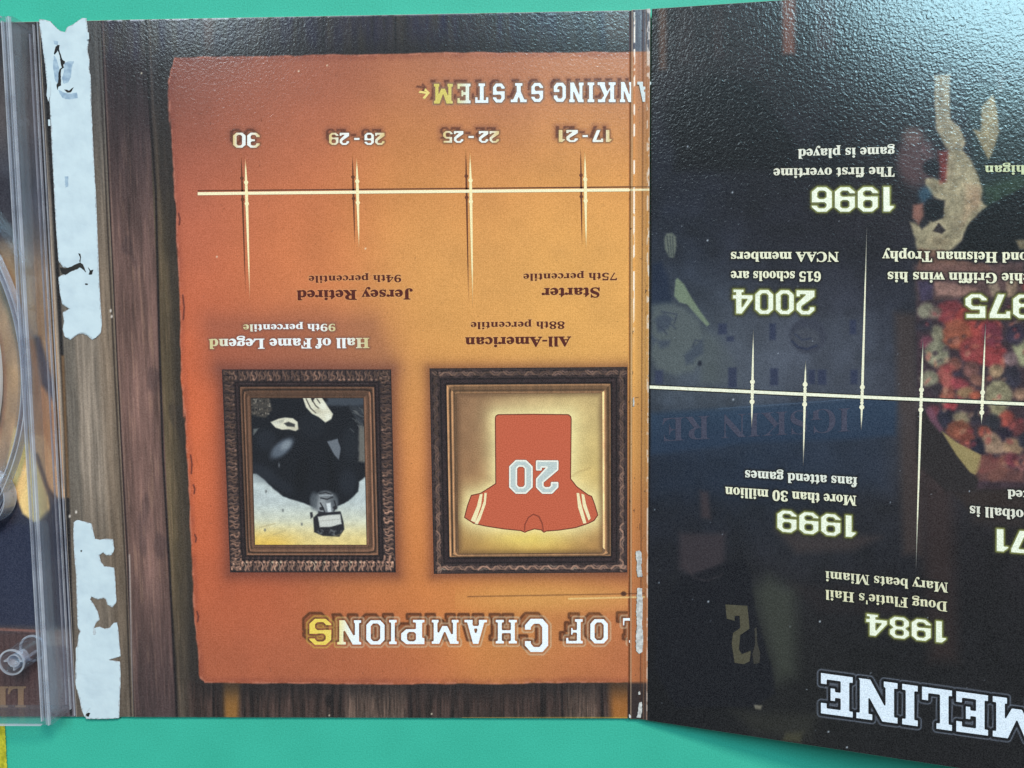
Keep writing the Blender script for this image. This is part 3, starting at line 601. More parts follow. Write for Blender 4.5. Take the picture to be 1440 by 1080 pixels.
'S':(390,'43 -11 43 158 62 158 75 112 92 77 111 50 136 30 164 19 197 15 221 17 241 24 257 36 269 52 276 69 279 89 272 117 255 141 225 160 163 191 126 211 98 231 77 253 62 276 53 303 50 332 52 358 58 382 67 403 81 421 96 437 115 449 137 459 160 464 185 466 199 466 214 464 229 461 246 458 264 453 282 448 291 446 300 445 310 447 317 454 320 466 339 466 339 319 322 319 315 343 305 365 293 385 280 403 265 417 248 429 230 438 212 443 194 445 172 442 155 436 140 426 128 413 122 398 120 380 122 363 127 349 137 336 151 325 168 314 189 303 253 273 279 260 300 247 317 233 331 218 342 204 350 188 355 171 358 153 359 133 357 105 350 80 339 58 323 38 304 21 281 8 254 -2 224 -8 192 -10 181 -10 170 -9 158 -8 147 -6 136 -3 126 1 115 4 106 7 98 9 85 12 78 12 73 10 69 7 66 3 63 -3 61 -11'),
'T':(423,'92 0 92 17 114 19 131 23 142 31 150 43 154 59 156 81 156 433 149 433 116 430 88 420 65 403 47 380 35 352 29 318 11 318 11 455 410 455 410 317 394 317 374 383 332 421 269 433 263 433 263 81 265 58 269 41 276 30 288 23 305 19 328 17 328 0'),
'a':(344,'255 -10 226 -5 208 10 200 35 168 10 133 -4 95 -9 73 -6 55 0 40 11 29 26 22 44 20 63 25 91 40 115 63 136 99 155 143 173 199 190 199 241 197 259 193 272 187 282 177 290 164 294 148 296 123 293 109 286 104 274 105 270 108 264 113 257 119 248 122 239 123 231 121 220 117 210 110 202 100 196 89 192 77 191 64 192 53 196 45 203 38 213 34 224 33 236 35 252 40 266 49 278 62 290 77 300 95 308 115 314 138 317 162 318 206 315 239 307 263 292 280 271 290 244 293 210 293 62 293 52 294 44 295 40 297 37 300 35 304 34 309 35 314 38 320 42 329 28 306 6 281 -6|151 34 158 34 166 37 174 41 183 47 191 54 199 63 199 169 153 151 127 123 118 84 122 56 133 39'),
'b':(361,'43 -11 43 388 42 407 40 420 37 428 30 434 21 437 8 439 8 455 138 455 138 279 163 301 190 314 221 318 244 316 265 310 284 299 301 284 315 266 326 245 335 221 340 194 342 166 340 132 333 103 323 75 308 50 290 30 270 13 245 0 220 -8 192 -10 162 -6 133 7 105 28 53 -11|183 14 204 18 221 30 232 49 239 78 244 115 245 160 244 198 239 228 231 251 219 267 204 277 184 280 174 279 164 275 155 270 147 262 142 253 138 242 138 69 143 38 158 20'),
'c':(293,'156 -10 131 -8 108 -1 87 11 67 27 51 46 38 68 27 94 21 121 19 150 22 182 29 210 40 237 56 261 74 280 96 297 121 309 147 317 175 319 205 317 230 310 250 298 266 283 274 265 277 245 276 233 272 223 266 215 258 209 248 205 236 204 214 210 200 225 196 251 197 261 197 271 194 286 185 294 169 297 137 284 118 248 112 187 115 142 123 105 137 76 156 55 178 42 204 38 228 42 250 53 271 72 285 60 247 21 205 -2'),
'd':(370,'140 -10 117 -8 96 -1 78 10 60 26 46 45 35 66 26 92 21 118 19 147 21 181 27 210 36 237 49 262 64 281 81 297 102 309 123 316 146 318 176 314 201 301 223 280 223 401 222 414 218 423 212 430 203 435 191 438 176 439 176 455 319 455 319 75 320 60 322 49 325 41 331 35 340 30 353 28 353 11 314 8 271 1 223 -10 223 39 201 11 173 -5|171 28 182 30 192 34 202 41 211 51 218 63 223 76 223 242 220 253 214 262 206 270 196 276 185 280 174 281 155 277 140 267 130 250 123 224 119 192 118 153 119 114 123 83 130 58 140 41 154 31'),
'e':(301,'154 -10 128 -8 106 -1 85 10 66 26 50 46 37 69 27 96 21 125 19 157 22 188 28 215 38 240 51 263 68 282 87 298 109 309 132 316 157 318 194 314 224 301 249 280 268 251 279 215 283 173 283 166 117 166 127 96 155 56 199 42 225 47 249 62 270 86 285 73 248 26 204 -1|116 192 201 192 201 215 201 241 198 262 193 277 186 288 175 295 161 297 136 286 121 255 116 203'),
'f':(213,'15 0 15 16 25 17 34 19 40 22 44 25 47 30 50 35 51 43 52 55 52 73 52 277 16 277 16 310 52 310 52 353 56 387 67 414 85 436 109 452 139 462 174 465 201 463 222 456 240 446 253 432 261 416 263 400 262 386 258 375 252 367 244 360 234 357 224 355 213 356 203 360 195 365 189 372 186 381 185 391 186 400 188 410 193 420 196 426 197 433 195 439 190 442 180 443 168 442 159 437 153 430 150 419 148 406 148 390 148 310 203 310 203 277 148 277 148 65 149 47 152 34 158 26 167 20 181 17 199 16 199 0'),
'g':(327,'146 -140 105 -138 73 -132 48 -122 29 -107 18 -92 14 -75 20 -54 39 -38 69 -26 43 -9 28 9 24 30 26 46 32 61 42 74 58 87 77 98 102 110 57 135 31 169 22 212 24 233 30 251 40 268 53 283 69 295 88 305 109 312 132 317 157 318 184 317 209 312 233 304 317 304 317 268 268 268 281 248 289 226 291 203 290 184 285 167 276 151 264 137 250 125 234 116 215 108 194 104 172 103 157 103 142 104 130 103 121 100 112 94 106 87 102 80 101 71 105 59 119 51 141 49 175 49 209 48 236 45 259 40 278 33 292 24 303 13 310 -1 314 -18 316 -37 311 -67 296 -92 272 -113 238 -128 196 -137|157 124 172 127 183 134 190 146 196 163 198 184 199 211 198 238 195 260 190 276 182 288 171 295 157 297 143 294 132 287 124 276 118 259 115 238 114 211 115 184 119 162 124 146 132 134 143 127|161 -116 219 -110 252 -94 263 -66 262 -55 257 -47 249 -41 238 -37 223 -35 205 -34 97 -34 83 -46 76 -58 73 -73 76 -84 83 -94 95 -103 112 -111 133 -115'),
'h':(381,'18 0 18 16 30 18 39 21 45 26 49 33 52 43 52 56 52 399 52 412 49 422 46 429 40 435 31 438 19 440 19 455 148 455 148 267 176 296 207 313 243 318 292 306 321 270 330 212 330 56 331 43 333 33 337 26 343 21 352 17 363 16 363 0 202 0 202 16 207 16 223 21 232 34 235 56 235 217 234 234 232 247 229 258 223 265 215 270 203 271 182 267 164 255 148 235 148 56 148 43 151 33 154 26 160 21 169 17 180 16 180 0'),
'i':(198,'101 362 87 364 75 368 65 376 57 387 52 399 50 412 52 426 57 438 65 449 75 457 87 462 101 463 115 462 126 457 137 449 145 438 150 426 151 412 149 399 144 387 136 376 126 368 114 364|18 0 18 16 30 18 39 21 45 26 49 33 52 43 52 56 52 252 52 267 50 278 47 285 41 289 32 292 20 293 21 310 148 310 148 56 149 43 151 33 154 26 160 21 169 18 180 16 180 0'),
'l':(199,'18 0 18 16 30 18 39 21 45 26 49 33 52 43 52 56 52 398 52 411 50 422 47 429 41 435 33 438 20 439 20 455 148 455 148 56 149 43 151 33 154 26 160 21 169 18 180 16 180 0'),
'm':(554,'18 0 18 16 30 18 39 21 45 26 49 33 52 43 52 56 52 253 52 266 49 276 46 284 40 289 31 293 19 294 19 310 146 310 146 265 174 295 204 312 237 318 277 312 305 293 320 261 349 293 381 312 418 318 466 306 494 270 504 212 504 56 504 43 507 33 510 26 516 21 525 17 536 16 536 0 377 0 377 16 389 18 397 21 403 26 407 34 409 44 410 56 410 217 409 234 407 247 404 258 398 265 389 270 377 271 358 267 341 256 324 237 324 56 325 43 327 34 331 26 337 21 345 18 356 16 356 0 199 0 199 16 211 18 219 21 225 26 229 34 231 44 232 56 232 217 231 234 229 247 226 258 220 265 211 270 199 271 179 267 162 255 146 235 146 56 147 43 149 34 152 27 158 21 166 18 177 16 177 0'),
'n':(381,'18 0 18 16 30 18 39 21 45 26 49 33 52 43 52 56 52 253 52 266 49 276 46 284 40 289 31 293 19 294 19 310 148 310 148 267 175 296 207 313 243 318 292 306 321 270 330 212 330 56 331 43 333 33 337 26 343 21 352 17 363 16 363 0 202 0 202 16 207 16 223 21 232 34 235 56 235 217 234 234 232 247 229 258 223 265 215 270 203 271 182 267 164 255 148 235 148 56 148 43 151 33 154 26 160 21 169 17 180 16 180 0'),
'o':(336,'169 -10 140 -8 114 0 90 11 69 28 52 47 38 70 27 97 21 124 19 154 21 185 27 213 38 239 52 262 70 281 90 297 115 309 140 316 168 318 196 316 222 309 245 298 266 281 284 262 298 240 309 213 315 185 317 154 315 122 308 94 298 69 283 45 266 26 245 11 222 -1 196 -8|169 11 186 15 199 24 209 39 213 50 215 64 217 81 219 103 219 127 220 154 218 207 214 245 208 271 198 287 185 296 169 299 151 296 138 286 128 271 122 244 118 206 117 154 117 126 118 102 120 82 122 64 125 50 128 39 138 23 152 14'),
'p':(371,'17 -139 17 -124 27 -123 35 -120 40 -117 45 -113 48 -107 50 -101 52 -92 52 -80 52 -64 52 243 52 262 50 275 46 283 41 289 32 292 19 295 19 310 143 310 143 263 167 294 196 313 230 319 254 317 274 310 293 298 310 282 324 264 335 241 343 216 348 189 350 160 348 128 343 99 334 72 323 48 308 28 291 12 271 -1 250 -8 227 -10 196 -5 170 9 148 32 148 -58 148 -75 150 -88 152 -99 155 -107 160 -113 167 -118 175 -120 186 -122 197 -123 197 -139|195 28 214 32 229 42 239 59 247 85 251 116 253 154 251 193 247 223 241 248 231 265 217 275 199 278 179 273 162 259 148 235 148 69 160 46 176 33'),
'r':(287,'18 0 18 16 30 18 39 21 45 26 49 33 52 43 52 56 52 252 52 267 50 278 46 285 41 290 32 292 20 293 21 310 146 310 146 252 158 272 172 288 187 301 203 311 218 316 233 318 251 317 265 312 275 304 283 293 288 280 289 266 288 254 284 243 278 234 269 228 259 224 248 222 237 223 228 226 222 231 216 237 212 243 207 250 202 256 196 259 189 260 179 258 170 252 162 241 155 227 150 211 149 192 149 56 150 42 153 32 159 25 168 21 180 18 197 16 197 0'),
's':(288,'151 -10 132 -8 110 -3 87 6 82 8 78 8 73 9 63 7 56 1 51 -9 36 -9 36 105 53 105 61 79 72 57 87 39 104 25 121 17 140 15 156 16 169 20 179 27 186 35 191 46 192 58 188 76 176 92 156 105 107 130 85 142 68 155 54 169 45 185 39 202 37 220 40 247 49 271 65 291 86 307 111 316 141 319 149 319 157 318 166 316 176 314 187 311 199 308 206 306 213 305 220 307 226 311 230 319 244 319 244 222 228 222 220 244 209 263 196 277 181 288 166 294 149 296 136 295 125 291 116 286 110 278 106 269 105 259 106 249 109 240 115 232 123 225 134 218 146 212 191 189 213 177 229 165 241 151 250 135 256 117 257 95 254 64 244 39 228 18 206 2 181 -7'),
't':(228,'124 -9 99 -7 80 -1 66 10 56 26 50 46 48 71 48 279 20 279 20 300 46 325 68 348 88 369 105 389 119 407 129 424 144 424 144 310 208 310 208 279 144 279 144 82 145 69 147 59 149 51 154 45 160 41 168 40 183 44 195 56 206 75 222 66 197 23 164 -1'),
'u':(375,'131 -10 103 -7 81 2 65 17 54 39 48 65 46 97 46 248 45 262 43 274 39 282 33 289 24 293 11 294 11 310 142 310 142 74 143 63 146 54 151 46 158 40 166 37 177 36 196 39 214 49 228 66 228 248 227 263 225 275 221 283 214 289 204 293 189 294 189 310 324 310 324 70 325 56 327 46 331 39 338 34 347 31 360 30 360 13 320 10 277 3 228 -10 228 40 216 25 202 13 186 3 168 -4 150 -9'),
'v':(306,'142 -10 38 248 32 261 27 272 22 281 16 288 8 292 -3 293 -3 310 164 310 164 294 156 294 141 292 132 286 129 276 130 268 185 122 236 253 239 261 241 267 241 272 237 285 224 292 203 294 203 310 305 310 305 295 293 291 284 286 278 279 272 269 266 257 260 243 160 -10'),
'w':(434,'122 -10 17 265 13 273 10 279 6 284 1 289 -4 292 -11 293 -11 310 138 310 138 293 130 293 124 291 120 289 117 286 115 282 114 276 116 266 120 253 167 127 211 235 201 266 197 276 193 283 190 288 185 292 177 294 168 295 168 310 323 310 323 293 307 291 298 285 296 276 296 269 298 262 336 141 382 256 385 263 386 270 387 275 386 281 384 286 380 289 374 291 366 293 356 295 356 310 445 310 445 295 437 293 430 290 425 284 420 277 416 268 412 258 304 -10 289 -10 223 197 140 -10'),
'y':(300,'52 -140 36 -139 22 -133 10 -125 1 -113 -5 -100 -7 -84 -5 -73 -2 -62 5 -53 13 -45 24 -41 36 -40 47 -41 56 -44 64 -49 70 -57 73 -66 75 -76 74 -81 74 -87 75 -94 79 -97 86 -99 94 -96 104 -88 114 -74 120 -65 125 -55 129 -44 133 -32 137 -19 140 -5 36 251 32 260 28 268 25 275 15 287 11 291 4 293 -3 293 -5 293 -5 310 162 310 162 293 150 293 142 291 136 289 131 286 129 281 128 275 130 267 133 257 185 119 230 241 236 260 238 274 237 281 234 286 229 289 223 292 214 293 203 293 203 310 300 310 300 293 291 292 283 288 277 281 271 271 265 258 259 242 162 -24 151 -53 140 -77 129 -96 118 -111 107 -123 95 -131 82 -136 68 -139'),
' ':(174,''),
}

# ------------------------------------------------------------------ lettering
_gl = {}


def loops_of(font, ch):
    k = (id(font), ch)
    if k not in _gl:
        w, s = font[ch]
        L = []
        for part in s.split('|'):
            v = [int(q) for q in part.split()]
            if v:
                L.append(list(zip(v[0::2], v[1::2])))
        _gl[k] = (w, L)
    return _gl[k]


def fill_loops(loops, offset=0.0):
    """closed outlines (with holes) -> triangles, through Blender's own curve filler"""
    cu = bpy.data.curves.new('outline', 'CURVE')
    cu.dimensions = '2D'
    cu.fill_mode = 'BOTH'
    cu.offset = offset
    for L in loops:
        sp = cu.splines.new('POLY')
        sp.points.add(len(L) - 1)
        for p, q in zip(sp.points, L):
            p.co = (q[0], q[1], 0, 1)
        sp.use_cyclic_u = True
    ob = bpy.data.objects.new('outline', cu)
    coll.objects.link(ob)
    bpy.context.view_layer.update()
    dg = bpy.context.evaluated_depsgraph_get()
    me = bpy.data.meshes.new_from_object(ob.evaluated_get(dg))
    V = np.array([v.co[:] for v in me.vertices]).reshape(-1, 3)
    F = [tuple(p.vertices) for p in me.polygons]
    bpy.data.objects.remove(ob)
    bpy.data.curves.remove(cu)
    bpy.data.meshes.remove(me)
    return V, F


def sheet(name, loops, plane, z, colour, parent, mat, offset=0.0):
    """a flat printed shape given as photo-space outlines, lying on a card plane"""
    V, F = fill_loops(grow(loops, offset, .3) if offset else loops)
    u, v = V[:, 0], -V[:, 1]
    P = plane(u, v, z)
    if callable(colour):
        c = colour(u, v)
    else:
        c = np.tile(np.array(colour, float), (len(u), 1))
    F = [f if _up(P, f) else f[::-1] for f in F]
    return link(name, mesh_np(name, P, F, ink(c)), mat, parent)


def _up(P, f):
    a, b, c = P[f[0]], P[f[1]], P[f[2]]
    return np.cross(b - a, c - a)[2] > 0


def px_loops(poly):
    return [[(x, -y) for x, y in poly]]


def text_loops(s, font, capu, start, end, cap, shear=0.0, boxes=None):
    """outlines of an upside-down line of text running from start (right) to end (left)"""
    glyphs = []
    pen = 0
    gap = 60 if font is BLOCK else 0
    for ch in s:
        if ch == ' ':
            pen += font[' '][0] if ' ' in font else 420
            continue
        w, L = loops_of(font, ch)
        glyphs.append((pen, L))
        pen += w + gap
    xs = [p + q[0] for p, L in glyphs for l in L for q in l]
    x0, x1 = min(xs), max(xs)
    out = []
    S, E = np.array(start, float), np.array(end, float)
    up = np.array([shear * cap, cap])
    for i, (p, L) in enumerate(glyphs):
        for l in L:
            o = []
            for q in l:
                t = (p + q[0] - x0) / (x1 - x0)
                P = S + (E - S) * t + up * (q[1] / capu)
                o.append((P[0], -P[1]))
            out.append(o)
    return out


def boxed_loops(items, capu=1000):
    """items: (char, x right, x left, y base, y cap) - each upside-down glyph fitted to its own box"""
    out = []
    for ch, xr, xl, yb, yc in items:
        w, L = loops_of(BLOCK, ch)
        xs = [q[0] for l in L for q in l]
        x0, x1 = min(xs), max(xs)
        for l in L:
            out.append([(xr + (xl - xr) * (q[0] - x0) / (x1 - x0), -(yb + (yc - yb) * q[1] / capu)) for q in l])
    return out


def grow(loops, d, res=.3):
    """outlines pushed outwards by d (inwards if negative), traced round a distance field"""
    Q = [np.array(l, float) for l in loops]
    al = np.concatenate(Q)
    mg = abs(d) + 2
    xs = np.arange(al[:, 0].min() - mg, al[:, 0].max() + mg, res)
    ys = np.arange(al[:, 1].min() - mg, al[:, 1].max() + mg, res)
    X, Y = np.meshgrid(xs, ys)
    dist = np.full(X.shape, 1e9)
    ins = np.zeros(X.shape, bool)
    for P in Q:
        ix = np.nonzero((xs > P[:, 0].min() - mg) & (xs < P[:, 0].max() + mg))[0]
        if not len(ix):
            continue
        sl = slice(ix[0], ix[-1] + 1)
        sd = sdf(P, X[:, sl], Y[:, sl])
        dist[:, sl] = np.minimum(dist[:, sl], np.abs(sd))
        ins[:, sl] ^= sd < 0
    f = np.where(ins, -dist, dist) - d + 1e-7
    b = f < 0
    code = b[:-1, :-1] * 1 + b[:-1, 1:] * 2 + b[1:, 1:] * 4 + b[1:, :-1] * 8
    T = {1: [(3, 0)], 2: [(0, 1)], 3: [(3, 1)], 4: [(1, 2)], 5: [(3, 0), (1, 2)], 6: [(0, 2)], 7: [(3, 2)], 8: [(2, 3)], 9: [(2, 0)], 10: [(0, 1), (2, 3)], 11: [(2, 1)], 12: [(1, 3)], 13: [(1, 0)], 14: [(0, 3)]}

    def pt(e, i, j):
        i0, j0, i1, j1 = {0: (i, j, i, j + 1), 1: (i, j + 1, i + 1, j + 1), 2: (i + 1, j, i + 1, j + 1), 3: (i, j, i + 1, j)}[e]
        t = f[i0, j0] / (f[i0, j0] - f[i1, j1])
        return (i0 + i1, j0 + j1), (xs[0] + res * (j0 + (j1 - j0) * t), ys[0] + res * (i0 + (i1 - i0) * t))
    seg, pos = {}, {}
    for i, j in zip(*np.nonzero((code > 0) & (code < 15))):
        for p, q in T[code[i, j]]:
            k0, p0 = pt(p, i, j)
            k1, p1 = pt(q, i, j)
            pos[k0], pos[k1] = p0, p1
            seg[k0] = k1
    out = []
    while seg:
        k = next(iter(seg))
        L = []
        while k in seg:
            n = seg.pop(k)
            L.append(pos[k])
            k = n
        if len(L) > 12:
            out.append(L[::2])
    return out


def shift(loops, dx, dy):
    return [[(x + dx, y - dy) for x, y in l] for l in loops]


# ------------------------------------------------------------------ the wording of the print
MAIN_HALOS, MAIN_TEXT = [], []
RIGHT_HALOS, RIGHT_TEXT = [], []


def goldend(x0, x1, white=(236, 240, 238), gold=(214, 190, 84)):
    """white lettering turning gold at its left end"""
    def f(u, v):
        t = smooth((u - x0) / (x1 - x0))[:, None]
        return np.array(gold, float) * (1 - t) + np.array(white, float) * t
    return f


def goldends(mid, half, white=(238, 238, 230), gold=(222, 192, 128), k=.5):
    def f(u, v):
        t = smooth((np.abs(u - mid) - half * k) / (half * (1 - k)))[:, None]
        return np.array(white, float) * (1 - t) + np.array(gold, float) * t
    return f


RANK = [('N', 891, 871.5, 115, 144), ('K', 866, 840, 115.3, 144), ('I', 836, 826, 115.6, 144), ('N', 821, 800, 115.8, 144), ('G', 796, 778.5, 116, 143.5),
        ('S', 764, 747, 116.3, 143.6), ('Y', 741, 718, 116.6, 144), ('S', 710, 693, 117, 144.5), ('T', 687, 668, 117, 145), ('E', 662, 643, 117.3, 145.5), ('M', 637, 610, 117.5, 146)]
CHAMP = [('L', 893, 875, 868, 905), ('O', 856, 829, 869.5, 906), ('F', 820.5, 795, 869.5, 906), ('C', 772, 737, 869, 918), ('H', 728, 696, 870.5, 906), ('A', 686, 652, 870.5, 906.5),
         ('M', 646, 606, 870.5, 906.5), ('P', 598, 563, 870.5, 907), ('I', 559, 546, 870.5, 907), ('O', 542, 514, 871, 907.5), ('N', 509, 473, 871, 907.5), ('S', 467, 434, 869, 908)]
ARROW = [[(604.5, -130.5), (598, -124), (596.5, -127.5), (599.5, -129), (590.5, -127.5), (588.5, -130.5), (599, -132), (594, -138), (597.5, -139.2)]]
rk = boxed_loops(RANK)
BROWN = (98, 54, 40)
MAIN_HALOS.append((rk, [(3.0, 3.5, (140, 88, 66), .35), (-.2, .9, BROWN, .88)], -5, -5.5))
MAIN_HALOS.append((rk, [(2.2, 1.6, (160, 124, 98), .7), (1.2, .8, (132, 92, 70), .75)], 0, 0))
MAIN_HALOS.append((ARROW, [(0, .9, BROWN, .85)], -4, -7.5))
MAIN_TEXT.append(('title_lettering', rk, goldend(628, 668, (232, 238, 238), (214, 194, 100)), -.35))
MAIN_TEXT.append(('arrow_mark', ARROW, (234, 208, 122), 0))
ch = boxed_loops(CHAMP)
MAIN_HALOS.append((ch, [(2.5, 3.0, (150, 88, 54), .35), ((0.3, 1.9), .9, (92, 50, 26), .92), (-1.5, 1.2, (120, 66, 36), .55)], -7, -6.5))
MAIN_HALOS.append((ch, [((2.6, 1.1), .8, goldend(458, 500, (204, 180, 150), (206, 168, 70)), .6), ((0.5, .7), .8, (140, 96, 68), .5)], 0, 0))
MAIN_TEXT.append(('title_lettering', ch, goldend(458, 500, (240, 244, 244), (238, 206, 88)), -1.2))
for s_, xr, xl, yb, yc in (('30', 365.5, 327.5, 186.3, 208), ('26-29', 541, 462.5, 186.5, 204), ('22-25', 702, 623, 184, 201), ('17-21', 860.5, 785.5, 182.5, 200)):
    if '-' in s_:
        p_, q_ = s_.split('-')
        w_ = xr - xl
        lp = text_loops(p_, BLOCK, 1000, (xr, yb), (xr - w_ * .365, yb), yc - yb) + text_loops(q_, BLOCK, 1000, (xl + w_ * .365, yb), (xl, yb), yc - yb)
        mx, my = (xr + xl) / 2, (yb + yc) / 2
        lp.append([(mx - 4, -(my - 1.6)), (mx + 4, -(my - 1.6)), (mx + 4, -(my + 1.8)), (mx - 4, -(my + 1.8))])
    else:
        lp = text_loops(s_, BLOCK, 1000, (xr, yb), (xl, yb), yc - yb)
    MAIN_HALOS.append((lp, [(3.0, 5.0, (120, 70, 56), .38), (-.3, .9, (92, 48, 34), .8)], -4.5, -5.5))
    MAIN_HALOS.append((lp, [(1.6, 1.6, (110, 74, 52), .6)], 0, 0))
    MAIN_TEXT.append(('score_lettering', lp, goldends((xr + xl) / 2, (xr - xl) / 2), -.3))
DK = (84, 30, 20)
for s_, xr, xl, yr, yl, cap, col, off in (
        ('94th percentile', 564, 434, 386.5, 388, 9.6, DK, .1), ('Jersey Retired', 580, 417.5, 407.5, 408.5, 13.2, DK, .4),
        ('75th percentile', 867.5, 736, 383.5, 385, 9.8, DK, .1), ('Starter', 843, 762, 404.6, 405.4, 13.2, DK, .4),
        ('88th percentile', 794, 662, 452, 453, 9.8, DK, .1), ('All-American', 803, 654.5, 473.4, 474.6, 13.4, DK, .4),
        ('99th percentile', 471.5, 342, 455.5, 456.5, 9.6, None, .15), ('Hall of Fame Legend', 519, 294, 475.5, 477, 13.6, None, .35)):
    lp = text_loops(s_, SERIF, 455, (xr, yr), (xl, yl), cap, shear=.02 if xr < 600 else 0)
    if col is None:
        col = goldends((xr + xl) / 2, (xr - xl) / 2, (238, 236, 230), (210, 192, 136), .68)
        MAIN_HALOS.append((lp, [(1.8, 3.0, (104, 66, 58), .55)], 0, 0))
    else:
        MAIN_HALOS.append((lp, [(1.0, 1.4, (226, 168, 112), .45)], 0, 0))
    MAIN_TEXT.append(('caption_lettering', lp, col, off))

CR = (242, 236, 202)


def rtext(s, font, xr, yr, xl, yl, cap, col=CR, off=.3, name='caption_lettering'):
    lp = text_loops(s, font, 455, (xr, yr), (xl, yl), cap)
    RIGHT_HALOS.append((lp, [(2.0, 2.6, (12, 10, 10), .75)], 0, 0))
    RIGHT_TEXT.append((name, lp, col, off))


def year(s, xr, yr, xl, yl, cap):
    lp = text_loops(s, BLOCK, 1000, (xr, yr), (xl, yl), cap)
    RIGHT_HALOS.append((lp, [(4.0, 3.0, (40, 38, 22), .6), (2.0, 1.6, (84, 84, 40), .75), (.8, .9, (168, 170, 96), .75)], 0, 0))
    RIGHT_TEXT.append(('year_lettering', lp, (246, 246, 220), -.8))


year('1996', 1258, 262, 1141, 262.5, 36)
rtext('The first overtime', SERIF, 1258, 234.5, 1088, 237, 13.2, (232, 226, 202))
rtext('game is played', SERIF, 1258.5, 206, 1122.5, 209.5, 13.2, (232, 228, 208))
year('2004', 1146, 408, 1030, 406.5, 35)
rtext('615 schools are', SERIF, 1154, 382, 1028, 381.5, 13.2)
rtext('NCAA members', SERIF, 1179, 354.6, 1028, 354.5, 13.2)
year('1975', 1479, 414, 1357, 413, 34.5)
rtext('Archie Griffin wins his', SERIF, 1474, 385, 1248.5, 382.5, 13.8)
rtext('second Heisman Trophy', SERIF, 1473, 355.5, 1241, 353.2, 14.2)
rtext('Michigan', SERIF, 1482, 231.5, 1386, 232.5, 12.6, (206, 212, 166))
year('1999', 1204, 725, 1092.5, 716.5, 31.5)
rtext('More than 30 million', SERIF, 1204, 697.5, 1020, 684.8, 13.6)
rtext('fans attend games', SERIF, 1205, 671.5, 1048, 661.5, 13.4, (236, 234, 216))
year('1984', 1331, 874, 1217.5, 862.5, 31)
rtext("Doug Flutie's Hail", SERIF, 1332, 846.5, 1161, 829.5, 13.6, (230, 222, 182), .15)
rtext('Mary beats Miami', SERIF, 1333, 819.8, 1161, 803.2, 13.6, (230, 224, 188), .15)
year('1971', 1512, 752, 1401, 743, 32.5)
rtext('football is', SERIF, 1457, 719, 1364, 711.5, 14, (230, 224, 204))
rtext('ted', SERIF, 1445, 690.5, 1417, 688.5, 12.6, (230, 224, 204))
lp = text_loops('TIMELINE', BLOCK, 1000, (1548, 998.5), (1153.8, 945.6), 58)
RIGHT_HALOS.append((lp, [(3.4, 1.0, (12, 12, 16), .8), ((4.2, .8), .8, (112, 118, 130), .85)], 0, 0))
RIGHT_TEXT.append(('title_lettering', lp, (228, 236, 246), -.7))
lp = text_loops('IGSKIN RE', SERIF, 455, (1196, 573.5), (931, 588), 33)
RIGHT_TEXT.append(('banner_lettering', lp, (68, 68, 84), -.3))
RIGHT_TEXT.append(('jersey_number', px_loops([(1020, 850), (1051, 852), (1054, 884), (1041, 893), (1039, 913), (1043, 920), (1056, 915), (1054, 930), (1046, 934), (1033, 932), (1029, 905), (1031, 890), (1041, 883), (1040, 866), (1033, 866), (1033, 873), (1022, 870)]), (80, 74, 56), 0))
RIGHT_TEXT.append(('jersey_number', px_loops([(1061, 884), (1064, 882), (1065, 905), (1069, 918), (1068, 932), (1060, 934), (1058, 920), (1062, 905)]), (58, 54, 46), 0))

# ------------------------------------------------------------------ the mat
def slab(name, x0, x1, y0, y1, z0, z1, mat, parent=None):
    V = [(x0, y0, z0), (x1, y0, z0), (x1, y1, z0), (x0, y1, z0), (x0, y0, z1), (x1, y0, z1), (x1, y1, z1), (x0, y1, z1)]
    F = [(3, 2, 1, 0), (4, 5, 6, 7), (0, 1, 5, 4), (1, 2, 6, 5), (2, 3, 7, 6), (3, 0, 4, 7)]
    return link(name, mesh_np(name, V, F), mat, parent)


mat_ob = slab('table_mat', -900, 900, -800, 800, -ZS - 3, -ZS, M_MAT)
mat_ob['kind'] = 'structure'

# ------------------------------------------------------------------ the case
case = bpy.data.objects.new('disc_case', None)
coll.objects.link(case)
case.empty_display_size = 0.02
case['label'] = 'unfolded printed cardboard disc case with orange board print, dark timeline panel and clear disc tray'
case['category'] = 'disc case'

TH = 1.1


